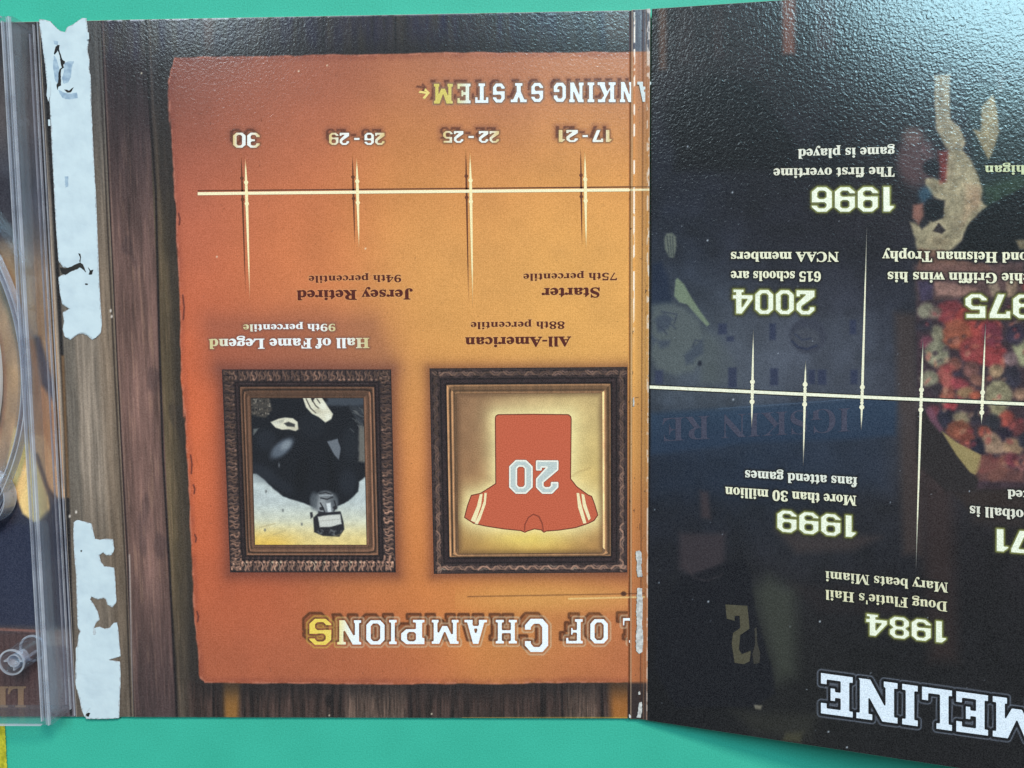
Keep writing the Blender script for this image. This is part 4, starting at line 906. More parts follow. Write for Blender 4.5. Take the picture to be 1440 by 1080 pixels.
def card(name, origin, ex, ey, w, h, step, paint, mat, th=TH, edge=(205, 196, 180), parent=case, zfun=None, cut=None):
    """a printed card: fine sheet of coloured points with card-coloured cut edges and a back"""
    nx, ny = max(2, int(w / step) + 1), max(2, int(h / step) + 1)
    a, b = np.linspace(0, w, nx), np.linspace(0, h, ny)
    A, B = np.meshgrid(a, b)
    P = origin + A[..., None] * ex + B[..., None] * ey
    n = np.cross(ex, ey)
    n /= np.linalg.norm(n)
    if zfun is not None:
        P = P + zfun(A, B)[..., None] * n
    P = P.reshape(-1, 3)
    u, v = proj(P)
    col = paint(u, v)
    idx = np.arange(nx * ny).reshape(ny, nx)
    F = np.stack([idx[:-1, :-1], idx[:-1, 1:], idx[1:, 1:], idx[1:, :-1]], -1).reshape(-1, 4)
    ring = np.concatenate([idx[0, :-1], idx[:-1, -1], idx[-1, :0:-1], idx[:0:-1, 0]])
    k = len(ring)
    N = nx * ny
    ra, rb = A.ravel()[ring], B.ravel()[ring]
    out = ((ra > w - 1e-6).astype(float) - (ra < 1e-6))[:, None] * ex * .5 + ((rb > h - 1e-6).astype(float) - (rb < 1e-6))[:, None] * ey
    top = P[ring] - n * 0.13 + out * 0.13
    low = P[ring] - n * th + out * 0.13
    V = np.concatenate([P, top, low])
    i0 = N + np.arange(k)
    i1 = N + (np.arange(k) + 1) % k
    side = np.stack([i0, i0 + k, i1 + k, i1], -1)
    lip = np.stack([ring, i0, i1, np.roll(ring, -1)], -1)
    cs = [N + k + 0, N + k + (nx - 1), N + k + (nx - 1) + (ny - 1), N + k + 2 * (nx - 1) + (ny - 1)]
    back = np.array([cs[::-1]])
    if cut is not None:     # a piece torn out of the card
        cp = np.array(cut, float)
        Pa = np.concatenate([P, top, low])
        cu_, cv_ = proj(Pa)
        keep = lambda Q: Q[sdf(cp, cu_[Q].mean(1), cv_[Q].mean(1)) > 0]
        F, lip, side = keep(F), keep(lip), keep(side)
    F = np.concatenate([F, lip, side, back]) if cut is None else np.concatenate([F, lip, side])
    ce = np.tile(ink(np.array(edge, float)), (2 * k, 1))
    me = mesh_np(name, V, F, np.concatenate([col, ce]))
    return link(name, me, mat, parent)


X1 = np.array([1.0, 0, 0])
Y1 = np.array([0, 1.0, 0])
HW = 68.74964
ORANGE = [(250, 90, (112, 66, 58)), (330, 120, (146, 84, 66)), (430, 105, (158, 90, 68)), (650, 92, (172, 106, 78)), (860, 92, (182, 120, 90)),
          (255, 260, (174, 92, 70)), (400, 230, (198, 110, 70)), (600, 230, (208, 134, 72)), (850, 225, (214, 145, 76)),
          (270, 400, (196, 102, 70)), (420, 380, (210, 122, 70)), (620, 370, (219, 154, 84)), (850, 370, (226, 162, 86)),
          (272, 520, (206, 96, 56)), (430, 500, (196, 114, 76)), (600, 500, (214, 150, 78)), (850, 490, (221, 160, 84)),
          (290, 650, (204, 102, 62)), (580, 650, (213, 134, 74)), (300, 800, (198, 96, 58)), (580, 800, (213, 126, 64)),
          (750, 830, (206, 136, 70)), (300, 930, (168, 90, 60)), (500, 935, (174, 95, 62)), (850, 930, (182, 104, 64))]
BOARD = [(246, 81), (240, 96), (236, 115), (238, 160), (241, 200), (246, 270), (251, 400), (256, 540), (263, 640), (268, 750),
         (271, 830), (276, 900), (281, 950), (288, 960), (400, 961), (577, 962), (760, 961), (930, 959), (930, 73), (660, 74), (400, 78)]
FRAME_L = [(312, 519.5), (550, 519.5), (556.6, 805), (323.7, 805)]
FRAME_R = [(604, 518), (882, 516), (882, 805), (610, 807)]


def wood(a, x, y):
    """old vertical boards: long grain, seams, darker towards the top of the print"""
    s2 = along(y, 60, 205, 1005, 249)
    plank = np.where(x < s2, 0, 1)
    peak = smooth((y - 40) / 420) * (1 - 0.55 * smooth((y - 760) / 240))
    c0 = lerp(np.array([40, 33, 37.]), np.array([112, 83, 74.]), peak[..., None])
    c1 = lerp(np.array([40, 36, 40.]), np.array([104, 86, 60.]), peak[..., None])
    a.c[...] = np.where((plank == 0)[..., None], c0, c1)
    sl = x - along(y, 28, 0, 1010, 47)
    g = fbm(sl / 7, y / 120, 3, 4)
    g2 = fbm(sl / 2.2, y / 45, 11, 3)
    kn = fbm(sl / 26, y / 60, 21, 3)
    g3 = fbm(sl / 1.1, y / 28, 15, 2)
    a.c *= (0.45 + 0.62 * g + 0.34 * g2 + 0.20 * g3 + 0.15 * (kn - .5))[..., None]
    dk = smooth((kn - .66) / .14) * .28
    a.mix(dk, (42, 34, 38))
    lt = smooth((g2 - .62) / .1) * .25 * peak
    a.mix(lt, (150, 118, 92))


def paint_main(u, v):
    a = Art(u, v, (60, 45, 40))
    wood(a, u, v)
    # top and bottom bands
    t = smooth((98 - v) / 30)
    a.mix(t * .85, np.stack([30 + 38 * fbm(u / 9, v / 60, 5), 28 + 32 * fbm(u / 9, v / 60, 5), 34 + 32 * fbm(u / 9, v / 60, 6)], -1))
    bt = smooth((v - 945) / 20) * smooth((u - 255) / 20)
    gr = fbm(u / 4.5, v / 50, 31, 4)
    gr2 = fbm(u / 1.8, v / 30, 35, 3)
    cb = np.array([66, 49, 43.]) * (0.30 + 1.15 * gr + .75 * (gr2 - .5))[..., None]
    a.mix(bt, cb)
    pl = smooth((u - 482) / 8) * smooth((574 - u) / 8) + smooth((u - 792) / 8) * smooth((844 - u) / 8)
    a.mix(bt * pl * .6, np.array([112, 90, 76.]) * (0.25 + 1.3 * gr2)[..., None])
    for xs in (300, 355, 467, 577, 762, 790, 846):
        a.line([(xs, 950), (xs + 1, 1016)], 3.0, (22, 16, 16), 1.4, .9)
    for k in range(14):
        xs = 270 + 45 * k + 13 * math.sin(k * 5.1)
        a.line([(xs, 962), (xs + 3, 1012)], 1.0, (28, 20, 18), 1.2, .6)
    a.ell(462, 985, 5, 9, (24, 17, 16), 2.5, .8)
    a.poly([(314, 958), (337, 958), (335, 1014), (316, 1014)], (158, 106, 46), 5, .85)
    a.poly([(856, 955), (886, 955), (886, 1014), (860, 1014)], (176, 108, 44), 7, .85)
    for xs in (556, 753, 785, 844, 330, 455):
        a.line([(xs, 8), (xs, 84)], 2.2, (20, 18, 22), 1.2, .75)
    a.poly([(851, 5), (886, 5), (886, 84), (853, 84)], (78, 58, 46), 5, .6)
    a.poly([(285, 10), (300, 10), (300, 84), (287, 84)], (84, 58, 50), 5, .6)
    # rubbed cut edges, with the top edge's lamp glint painted in
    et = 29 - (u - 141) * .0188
    wear_glint = smooth(.5 - (np.abs(v - et - .4) - .9) / 1.4) * smooth((fbm(u / 6, v / 3, 171, 3) - .36) / .1)
    a.mix(wear_glint * np.where(u < 340, .85, .4) * smooth((u - 148) / 6), (206, 212, 222))
    a.line([(650, 1009.6), (884, 1009.2)], 1.4, (190, 160, 60), .8, .75)
    # seams on the left boards
    sm = [(205, 28), (209, 130), (219, 270), (224, 480), (229, 640), (239, 810), (249, 1010)]
    a.line(sm, 3.2, (24, 18, 20), 1.2, .95)
    a.line([(x + 5, y) for x, y in sm], 1.6, (122, 98, 80), 1.5, .35)
    # crease beside the spine
    a.line([(141, 26), (153, 270), (166, 540), (181, 810), (188, 1012)], 2.4, (28, 20, 22), 1.1, .85)
    a.line([(144.5, 26), (156, 270), (168.5, 540), (183.5, 810), (190.5, 1012)], 1.6, (150, 120, 105), 1.0, .45)
    a.line([(182, 780), (186.5, 1000)], 1.8, (215, 200, 190), .8, .6)
    # shadow printed round the board, then the board
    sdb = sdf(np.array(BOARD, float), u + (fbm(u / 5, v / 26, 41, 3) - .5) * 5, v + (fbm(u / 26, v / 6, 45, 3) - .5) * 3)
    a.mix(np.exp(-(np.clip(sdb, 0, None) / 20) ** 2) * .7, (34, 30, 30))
    bo = blend(u, v, ORANGE, 78)
    weave = 1 + .022 * np.sin(u * 1.9 + 1.2 * fbm(u / 30, v / 30, 51)) * fbm(u / 60, v / 14, 53) + .022 * np.sin(v * 1.9) * fbm(u / 14, v / 60, 57)
    mott = 0.955 + .09 * fbm(u / 40, v / 40, 61, 5)
    bo = bo * (weave * mott)[..., None]
    dots = smooth((vnoise(u / 2.1, v / 2.1, 71) - .95) / .03) * .3
    bo = bo * (1 - dots * fbm(u / 60, v / 60, 73))[..., None]
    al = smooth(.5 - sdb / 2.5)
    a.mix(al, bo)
    # bruised rim of the board
    rim = np.exp(-((sdb + 3) / 5) ** 2) * al
    a.mix(rim * .45 * fbm(u / 9, v / 18, 77), (112, 52, 44))
    a.mix(np.exp(-((sdb + .8) / 1.3) ** 2) * .5 * smooth((fbm(u / 8, v / 8, 79) - .4) / .2), (206, 132, 108))
    for x, y, L in ((251, 300, 16), (257, 415, 34), (268, 640, 26), (272, 682, 12), (274, 752, 10), (277, 860, 14)):
        a.line([(x, y), (x + 2, y + L * .5), (x + 1, y + L)], 2.0, (78, 34, 30), .9, .85)
    # dark glow printed behind frames and white captions
    for fr, wd, st in ((FRAME_L, 13, .62), (FRAME_R, 10, .55)):
        d = np.clip(sdf(np.array(fr, float), u, v - 1), 0, None)
        a.mix(np.exp(-(d / wd) ** 1.5) * st * al, (92, 50, 42))
    d = np.clip(sdf(np.array([(300, 458), (520, 458), (545, 516), (310, 516)], float), u, v), 0, None)
    a.mix(np.exp(-(d / 24) ** 1.6) * .42 * al, (118, 72, 62))
    for lp, layers, dx, dy in MAIN_HALOS:
        a.glyphs(lp, layers, dx, dy)
    # thin engraved rule by the lower title and its gold light
    a.ell(800, 842, 130, 16, (226, 166, 86), 14, .5)
    a.line([(658, 839), (884, 835)], 1.2, (92, 52, 30), 1.0, .8)
    a.line([(800, 842), (884, 840)], 1.8, (246, 220, 150), 1.2, .7)
    a.ell(877, 835, 4, 3.4, (72, 40, 26), 1.0, .9)
    for x, y in ((514, 349.5), (460, 92), (199, 103), (305, 361), (463, 1006), (607, 1004), (155, 437), (420, 100)):
        a.ell(x, y, 1.0, 1.2, (250, 236, 205), .8, .8)
    return a.albedo()


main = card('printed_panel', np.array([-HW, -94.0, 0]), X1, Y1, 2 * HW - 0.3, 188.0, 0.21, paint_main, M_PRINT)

# ------------------------------------------------------------------ spine with the torn glue strip


def paint_spine(u, v):
    a = Art(u, v, (80, 70, 58))
    q = u - along(v, 28, 57, 1010, 105)
    pk = smooth((v - 60) / 380) * (1 - .4 * smooth((v - 780) / 200))
    a.c[...] = lerp(np.array([66, 63, 62.]), np.array([142, 126, 110.]), pk[..., None])
    g = fbm(q / 8, v / 130, 91, 4)
    a.c *= (.72 + .55 * g)[..., None]
    st = smooth((q - 4) / 6) * smooth((30 - q) / 8) * pk
    a.mix(st * .6, (84, 78, 70))
    rt_ = smooth((q - 52) / 16) * pk
    a.mix(rt_ * .55, (104, 84, 66))
    a.mix(smooth((v - 640) / 160) * .35, (84, 70, 56))
    g9 = fbm(q / 2.0, v / 60, 94, 3)
    a.c *= (.78 + .44 * g9)[..., None]
    a.line([(59, 28), (78, 330), (92, 600), (104, 1008)], 5.5, (16, 15, 17), 2.0, .9)
    a.line([(137, 26), (149, 270), (162, 540), (177, 810), (184.5, 1012)], 2.0, (34, 26, 24), 1.0, .8)
    a.line([(132, 26), (144, 270)], 1.4, (104, 96, 88), 1.0, .4)
    a.poly([(86, 500), (90, 500), (98, 700), (94, 700)], (150, 110, 70), 2, .7)
    for x, y in ((155.5, 437), (157, 445), (107, 720), (98, 726)):
        a.ell(x, y, 1.4, 2.2, (226, 214, 200), .8, .9)
    return a.albedo()


_sx0 = -84.9
spine = card('spine', np.array([_sx0, -94.0, -0.1]), X1, Y1, -HW - _sx0 - 0.12, 188.0, 0.25, paint_spine, M_FOLD, cut=[(71, 10), (72, 31), (76, 36), (81, 41.5), (86, 45.5), (92, 46.5), (95.5, 39.5), (103, 35), (110, 30), (113, 27), (113, 10)])

rnd = random.Random(4)


def ragged(poly, step=1.9, amp=0.9):
    out = []
    n = len(poly)
    for i in range(n):
        a, b = poly[i], poly[(i + 1) % n]
        L = math.hypot(b[0] - a[0], b[1] - a[1])
        k = max(1, int(L / step))
        for j in range(k):
            t = j / k
            f = amp if j else amp * .3
            out.append((a[0] + (b[0] - a[0]) * t + rnd.uniform(-f, f), a[1] + (b[1] - a[1]) * t + rnd.uniform(-f, f)))
    return out


def flake(name, poly, th, parent, mat, plane=at, base=0.03, ragg=True, amp=.9):
    """a thin torn layer with its own thickness"""
    P = ragged(poly, amp=amp) if ragg else poly
    V, F = fill_loops(px_loops(P))
    top = plane(V[:, 0], -V[:, 1], base + th)
    F = [f if _up(top, f) else f[::-1] for f in F]
    Pa = np.array(P)
    n = len(P)
    rt = plane(Pa[:, 0], Pa[:, 1], base + th)
    rl = plane(Pa[:, 0], Pa[:, 1], base)
    VV = np.concatenate([top, rt, rl])
    o = len(top)
    Fs = [(o + i, o + n + i, o + n + (i + 1) % n, o + (i + 1) % n) for i in range(n)]
    return link(name, mesh_np(name, VV, F + Fs), mat, parent)


TORN_A = [(55.5, 28), (62, 28.5), (70, 30.5), (75, 36), (80, 41), (86, 45), (92, 46), (95, 39), (103, 35), (110, 30), (116, 26), (121, 26.5),
          (122.5, 42), (124, 56), (122.5, 72), (125, 84), (124.5, 98), (127, 108), (127.5, 145), (130, 200), (132, 240), (134, 270), (136, 320), (139, 400),
          (140.5, 425), (142.5, 455), (141, 468), (136, 473), (130, 477), (123, 471), (115, 468), (108, 470), (99, 477), (91, 472),
          (89, 462), (91, 452), (89, 440), (99, 434.5), (94, 431), (88, 427), (85, 412), (83, 390), (92, 386), (100, 382), (108, 379), (104, 375), (96, 376), (89, 375),
          (83, 366), (81, 340), (78, 290), (76, 250), (73, 190), (71, 148), (67, 120), (64, 90), (60, 60)]
TORN_B = [(104.5, 735), (109, 732), (118, 734), (128, 737), (131, 750), (133, 758), (140, 760), (148, 758.5), (158, 759), (160, 772), (156, 780), (150, 780),
          (145, 776), (139, 780), (141, 790), (146, 797), (160, 799), (161, 812), (163, 846), (158, 853), (152, 850), (149, 841), (145, 840), (138, 842),
          (128, 838), (126, 843), (131, 850), (137, 861), (139, 871), (134, 876), (131, 884), (131, 893), (135, 891), (133, 884), (140, 882), (147, 885),
          (154, 884), (160, 877), (164, 876), (166, 890), (167, 905), (169, 922), (161, 924.5), (153, 927), (154, 929.5), (161, 930), (168, 931), (169, 950),
          (167.5, 985), (167, 1009), (150, 1010), (122, 1010), (116, 999), (113, 985), (107, 962), (107, 935), (110, 905), (111, 893), (114, 888), (110, 882),
          (109, 850), (108, 810), (105.5, 782), (104, 755)]
for tp in (TORN_A, TORN_B):
    fib = [(x, -y) for x, y in grow(px_loops(tp), .9, .5)[0]]
    flake('paper_fibre', fib, 0.06, spine, M_FIBRE, amp=1.0)
    flake('torn_paper', tp, 0.18, spine, M_PAPER, amp=1.15)
for pl in ([(76, 78), (80, 84), (83, 96), (81, 118), (77, 112), (74.5, 92)], [(91, 88), (97, 86), (104, 86), (101, 95), (100, 108), (96, 116), (90, 118), (87, 110), (90, 99)],
           [(82, 126), (90, 130), (100, 132), (108, 130), (110, 138), (98, 140), (88, 138), (84, 132)], [(75, 57), (82, 58), (81, 63), (76, 62)], [(91, 248), (96, 248), (96, 262), (92, 264)]):
    flake('blue_grey_patch', pl, 0.012, spine, M_BLUE_GREY, base=0.205, amp=.5)  # thin blue-grey patches beside the tears
for pl in ([(67, 112), (70.5, 114), (71, 132), (68, 143), (65.5, 134)], [(67.5, 168), (70.5, 168), (71, 177), (68, 177)],
           [(106.5, 912), (108.8, 908), (109.4, 925), (107, 930)], [(116, 1001), (121, 994), (127, 995), (121, 1003), (119, 1008)],
           [(121, 44), (125, 46), (125.5, 55), (122, 56)]):
    flake('paper_chip', pl, 0.12, spine, M_PAPER, base=0.26, ragg=False)
for pl in ([(75.5, 75), (78, 66), (81, 63), (84, 63.5), (83, 69), (86, 78), (88, 84), (91.5, 86), (91, 89), (89, 91), (90, 95), (86, 98), (85.5, 110), (86, 120), (82, 122), (80.5, 127), (79.5, 119), (81.5, 116), (82, 103), (84, 97), (87, 95), (85, 88), (84, 78), (81, 71), (77, 77)],
           [(90, 126), (94, 126), (97, 127.5), (101, 124), (104, 122.5), (101, 128), (99, 130), (94, 130)],
           [(84, 376), (92, 378), (100, 375), (108, 371), (113, 369), (117, 372), (121, 383), (118, 380), (112, 376), (108, 379), (101, 381), (96, 384), (92, 387), (86, 383)],
           [(110, 356), (113, 357), (114, 362), (113, 369), (111.5, 368), (112.5, 362)], [(123.5, 375), (127, 380), (131.5, 379), (129.5, 386), (124.5, 386), (126, 381)],
           [(119.5, 398.5), (124, 399), (123, 401), (119.8, 400.5)], [(113, 774), (115.5, 773.5), (115, 776), (113.2, 776)],
           [(121, 1004), (124, 1002), (127, 1003), (125, 1008), (121, 1007)]):
    flake('tear', pl, 0.02, spine, M_TEAR, base=0.215, ragg=True, amp=.35)


# ------------------------------------------------------------------ fold strip between main and right panel
def paint_fold(u, v):
    a = Art(u, v, (60, 45, 40))
    bo = blend(u * 0 + 875, v, ORANGE, 90)
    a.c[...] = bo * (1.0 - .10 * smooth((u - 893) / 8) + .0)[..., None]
    a.mix(smooth((v - 520) / 60) * .22, (150, 90, 50))
    tp = smooth((74 - v) / 3)
    a.mix(tp, (84, 86, 96))
    bm = smooth((v - 957) / 6)
    a.mix(bm, (48, 36, 34))
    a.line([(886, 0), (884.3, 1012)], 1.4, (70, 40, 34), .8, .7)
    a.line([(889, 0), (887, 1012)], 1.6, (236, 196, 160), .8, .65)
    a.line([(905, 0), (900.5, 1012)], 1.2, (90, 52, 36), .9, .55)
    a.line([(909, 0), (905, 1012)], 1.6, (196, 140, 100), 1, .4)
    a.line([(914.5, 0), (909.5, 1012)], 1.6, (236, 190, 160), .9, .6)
    # worn-off ink along the crease
    w = smooth((fbm(u / 5, v / 17, 95, 3) - .47) / .06) * smooth(.5 - (np.abs(u - along(v, 15, 892.3, 1010, 890)) - 1.0) / 1.6)
    a.mix(w * smooth((480 - v) / 100 + .25), (250, 240, 225))
    w2 = smooth((vnoise(u / 2, v / 3, 97) - .93) / .03)
    a.mix(w2 * .8, (60, 40, 32))
    w3 = smooth((fbm(u / 3, v / 9, 99, 3) - .55) / .05) * smooth((u - 908) / 3)
    a.mix(w3 * .7, (240, 226, 214))
    # the timeline rule runs across
    a.line([(880, 263), (916, 262.6)], 1.4, (90, 56, 34), .8, .8)
    a.line([(880, 267.2), (916, 266.6)], 2.8, (250, 236, 190), .8, .95)
    a.line([(880, 835), (906, 834.5)], 1.3, (92, 52, 30), .8, .8)
    a.line([(880, 840), (906, 839.5)], 2.2, (246, 220, 150), 1.0, .7)
    return a.albedo()


_fx = HW - 0.28
_fe0, _fe1 = RB[0] - 0.06, RA[0] - 0.06
_fw = min(_fe0, _fe1) - _fx


def fold_z(A, B):
    t = A / _fw
    z = np.interp(t, [0, .06, .13, .22, .30, .55, .62, .68, .80, .88, 1.0], [0.0, -.28, .18, .42, .28, .42, .34, .5, .62, .82, 0.95])
    return z + .02 * (fbm(A * 3, B / 6, 5) - .5)


fold = card('fold_strip', np.array([_fx, -94.0, 0.0]), X1, Y1, _fw, 188.0, 0.16, paint_fold, M_FOLD, zfun=fold_z)
FZ = 0.5
for pl in ([(894.5, 775), (899, 774), (902, 777), (902.6, 790), (901.6, 796), (902.8, 803), (903, 811), (897, 811.5), (895, 802), (896, 792), (894.2, 785)],
           [(896.5, 827), (903, 827), (903.8, 850), (903, 880), (904.2, 893), (907, 894), (907, 904), (903.6, 908), (903, 917), (898.5, 919.5), (894.5, 915), (894.2, 895), (896, 880), (894.6, 858)],
           [(899, 988), (902.5, 987), (902.8, 1000), (901, 1009.2), (895, 1009.2), (897.5, 1000)], [(884.6, 1004), (887, 1006), (887.5, 1009.3), (884.6, 1009.3)],
           [(897.5, 973), (900, 972), (900.5, 976.5), (898, 977)], [(890.6, 17), (893.4, 17), (893.2, 27), (891.2, 30)], [(890.2, 560), (891.8, 558), (892.2, 571), (890.4, 572)],
           [(911.6, 14), (914.8, 15), (913.8, 22), (912, 21)]):
    flake('worn_patch', pl, 0.05, fold, M_CHIP, base=FZ + .05, ragg=True, amp=.55)


# ------------------------------------------------------------------ right (timeline) panel
def Z(ox, oy, sc, pts):
    return [(ox + x / sc, oy + y / sc) for x, y in pts]


def paint_right(u, v):
    a = Art(u, v, (16, 15, 19))
    x, y = u, v
    b = blend(u, v, [(930, 60, (30, 24, 26)), (1080, 60, (34, 27, 30)), (1250, 60, (26, 22, 26)), (1420, 60, (24, 26, 30)),
                     (950, 240, (26, 28, 38)), (1100, 200, (22, 21, 28)), (1230, 250, (32, 26, 30)),
                     (940, 400, (40, 46, 58)), (1090, 330, (30, 30, 38)), (1230, 400, (30, 30, 38)),
                     (1000, 510, (86, 92, 98)), (1150, 500, (88, 90, 102)), (1240, 540, (52, 58, 70)), (1270, 620, (56, 50, 52)),
                     (950, 660, (26, 32, 44)), (1100, 660, (28, 38, 52)), (1200, 660, (40, 43, 52)),
                     (950, 800, (24, 24, 31)), (1100, 800, (34, 31, 34)), (1250, 780, (20, 20, 26)), (1400, 760, (30, 25, 27)),
                     (950, 960, (9, 9, 13)), (1100, 950, (24, 23, 22)), (1250, 930, (20, 19, 21)), (1400, 1000, (20, 18, 20)), (1420, 860, (22, 20, 23))], 72)
    a.c[...] = b * (.72 + .55 * fbm(u / 30, v / 30, 121, 5))[..., None]
    # wooden boards fading out at the top and behind
    for x0, x1, y1, c, al in ((924, 938, 98, (96, 66, 50), .75), (950, 975, 90, (44, 33, 34), .5), (1000, 1018, 80, (52, 38, 38), .5), (1098, 1119, 76, (128, 76, 58), .75), (1145, 1175, 70, (66, 42, 44), .5)):
        a.poly([(x0, -60), (x1, -60), (x1 - 1, y1), (x0 + 3, y1)], c, 5, al)
    a.poly([(1258, 440), (1292, 440), (1296, 780), (1270, 780)], (70, 54, 48), 9, .65)
    a.poly([(1288, 640), (1338, 640), (1346, 930), (1308, 930)], (66, 44, 38), 16, .5)
    a.poly([(1360, 690), (1440, 690), (1440, 742), (1370, 735)], (62, 48, 42), 10, .5)
    # dark figure at the top: head and shoulder
    a.ell(1010, 170, 72, 62, (9, 9, 14), 12, .9)
    a.poly([(1050, 110), (1085, 150), (1128, 215), (1100, 240), (950, 240), (950, 150)], (11, 11, 16), 9, .8)
    a.poly([(1128, 215), (1160, 165), (1180, 160), (1190, 230), (1150, 250)], (16, 15, 22), 8, .6)
    # raised fist and arm, helmeted face (left edge)
    a.poly([(934, 335), (938, 328), (945, 327), (951, 333), (951, 346), (948, 362), (941, 362), (935, 350)], (112, 116, 102), 2, .85, 1.0)
    for k in range(3):
        a.line([(938 + 4 * k, 332), (941 + 3 * k, 360)], 1.3, (44, 50, 56), .9, .8)
    a.poly([(916, 372), (930, 368), (940, 392), (945, 430), (916, 440)], (24, 36, 58), 5, .7)
    a.poly([(950, 393), (953, 391), (962, 400), (972, 418), (985, 438), (998, 456), (994, 459), (980, 444), (966, 428), (955, 425), (948, 416)], (122, 134, 108), 1.6, .9)
    a.poly([(916, 428), (938, 424), (962, 432), (984, 452), (990, 480), (986, 506), (974, 522), (950, 527), (925, 520), (914, 500)], (92, 98, 96), 6, .8, 2.0)
    a.poly([(990, 462), (1010, 475), (1030, 500), (1040, 540), (985, 540), (985, 505)], (84, 90, 88), 8, .6)
    for pl in ([(920, 450), (934, 440), (946, 448), (940, 462), (926, 468)], [(962, 500), (978, 484), (988, 476), (988, 496), (974, 510), (964, 512)], [(925, 480), (942, 478), (940, 488), (928, 489)], [(914, 470), (924, 478), (918, 486)]):
        a.poly(pl, (52, 60, 78), 4, .6, 2.5)
    for p in ([(930, 438), (952, 442), (948, 455)], [(925, 456), (938, 470)], [(935, 448), (950, 462)], [(974, 488), (978, 478), (986, 480)]):
        a.line(p, 2.2, (52, 58, 72), 1.2, .7)
    a.ell(984, 511, 3, 4, (30, 34, 46), 1.2, .9)
    a.poly([(921, 521), (932, 521), (932, 540), (921, 540)], (48, 54, 78), 3, .8)
    # stadium wall: windows and round emblem
    a.poly([(1012, 440), (1230, 445), (1236, 560), (1012, 552)], (74, 78, 88), 12, .4)
    for x0, y0, x1, y1 in ((1024, 517, 1036, 545), (1082, 455, 1091, 478), (1083, 518, 1094, 542), (1137, 520, 1146, 540), (1150, 520, 1162, 541), (1010, 455, 1022, 470), (1195, 450, 1204, 470), (1196, 520, 1206, 540), (1022, 473, 1032, 480)):
        a.poly([(x0, y0), (x1, y0), (x1, y1), (x0, y1)], (42, 48, 72), 2.2, .8)
    a.ell(1136, 472, 26, 25, (56, 58, 70), 3, .85)
    a.ell(1133, 476, 20, 15, (70, 72, 80), 3, .8)
    a.line([(1114, 480), (1122, 488), (1135, 491), (1148, 486)], 3, (40, 46, 68), 1.5, .9)
    a.line([(1118, 470), (1128, 478), (1140, 476)], 2.5, (44, 50, 70), 1.5, .8)
    # blue banner
    a.poly([(914, 581), (1060, 572), (1228, 558), (1262, 562), (1258, 612), (1200, 618), (1060, 622), (914, 640)], (38, 60, 84), 6, .7)
    a.poly([(914, 610), (1258, 590), (1250, 690), (914, 700)], (32, 46, 66), 24, .45)
    a.line([(1010, 575), (1150, 565), (1235, 558)], 1.2, (84, 104, 128), 1.0, .6)
    # warm smudges low on the panel
    a.poly([(984, 690), (996, 692), (1000, 730), (986, 728)], (74, 56, 56), 5, .6)
    a.poly([(1090, 745), (1240, 755), (1200, 775), (1120, 778)], (70, 56, 52), 9, .6)
    a.poly([(955, 750), (1020, 750), (1018, 805), (985, 817), (955, 800)], (60, 49, 52), 7, .75)
    a.poly([(1058, 830), (1080, 810), (1120, 830), (1120, 950), (1092, 960), (1085, 935)], (60, 62, 52), 18, .8)
    a.poly([(1022, 790), (1042, 785), (1054, 800), (1062, 860), (1085, 940), (1090, 975), (1060, 995), (950, 995), (920, 940), (925, 860), (955, 815)], (13, 14, 22), 4, .85, 1.5)
    a.line([(962, 790), (975, 812), (995, 817), (1016, 808)], 2, (72, 62, 62), 2, .5)
    a.poly([(1060, 991), (1072, 992), (1070, 998), (1062, 997)], (120, 112, 96), 1.6, .9)
    a.poly([(1105, 1030), (1130, 1028), (1126, 1044), (1100, 1042)], (84, 78, 50), 5, .7)
    a.poly([(1030, 1000), (1150, 1005), (1140, 1040), (1060, 1030)], (48, 46, 38), 12, .6)
    for k, px in enumerate((1331, 1270)):
        a.poly([(px - 160, 820), (px, 838), (px, 870), (px - 120, 860)], (40, 30, 30), 10, .4)
    # ---- football crowd picture on the right
    a.poly([(1284, 100), (1480, 90), (1480, 300), (1480, 520), (1290, 540), (1284, 380)], (36, 34, 40), 10, .6)
    a.poly([(1358, 120), (1480, 110), (1480, 300), (1372, 300)], (34, 44, 42), 9, .8)
    a.poly([(1382, 262), (1480, 222), (1480, 275), (1390, 290)], (46, 66, 44), 10, .6)
    a.ell(1288, 225, 26, 36, (100, 72, 72), 9, .7)
    a.ell(1283, 190, 14, 12, (118, 92, 84), 7, .6)
    tan = (156, 142, 112)
    a.poly([(1313, 106), (1336, 104), (1337, 168), (1350, 178), (1358, 200), (1354, 210), (1330, 208), (1316, 180)], (146, 132, 106), 2.5, .95, 1.5)
    a.poly([(1333, 208), (1352, 210), (1364, 222), (1376, 246), (1381, 268), (1378, 282), (1388, 290), (1376, 300), (1360, 320), (1352, 340), (1334, 354), (1306, 358), (1290, 350), (1283, 322), (1280, 312),
             (1290, 314), (1296, 322), (1308, 312), (1326, 306), (1328, 282), (1318, 280), (1306, 270), (1300, 252), (1312, 250), (1328, 256), (1330, 236)], tan, 3.0, .95, 1.6)
    for ex, ey, erx, ery, ec in ((1338, 235, 5, 22, (120, 106, 84)), (1352, 268, 7, 24, (170, 154, 122)), (1372, 280, 6, 14, (128, 104, 82)), (1322, 340, 16, 8, (136, 118, 92)), (1345, 318, 8, 16, (134, 120, 96)), (1312, 262, 8, 5, (126, 112, 88)), (1322, 140, 4, 26, (120, 108, 88)), (1344, 192, 7, 8, (166, 152, 120)), (1392, 190, 5, 22, (128, 112, 84))):
        a.ell(ex, ey, erx, ery, ec, 5, .6)
    a.poly([(1358, 258), (1380, 262), (1379, 285), (1366, 300), (1352, 320), (1356, 290)], (172, 140, 110), 6, .55)
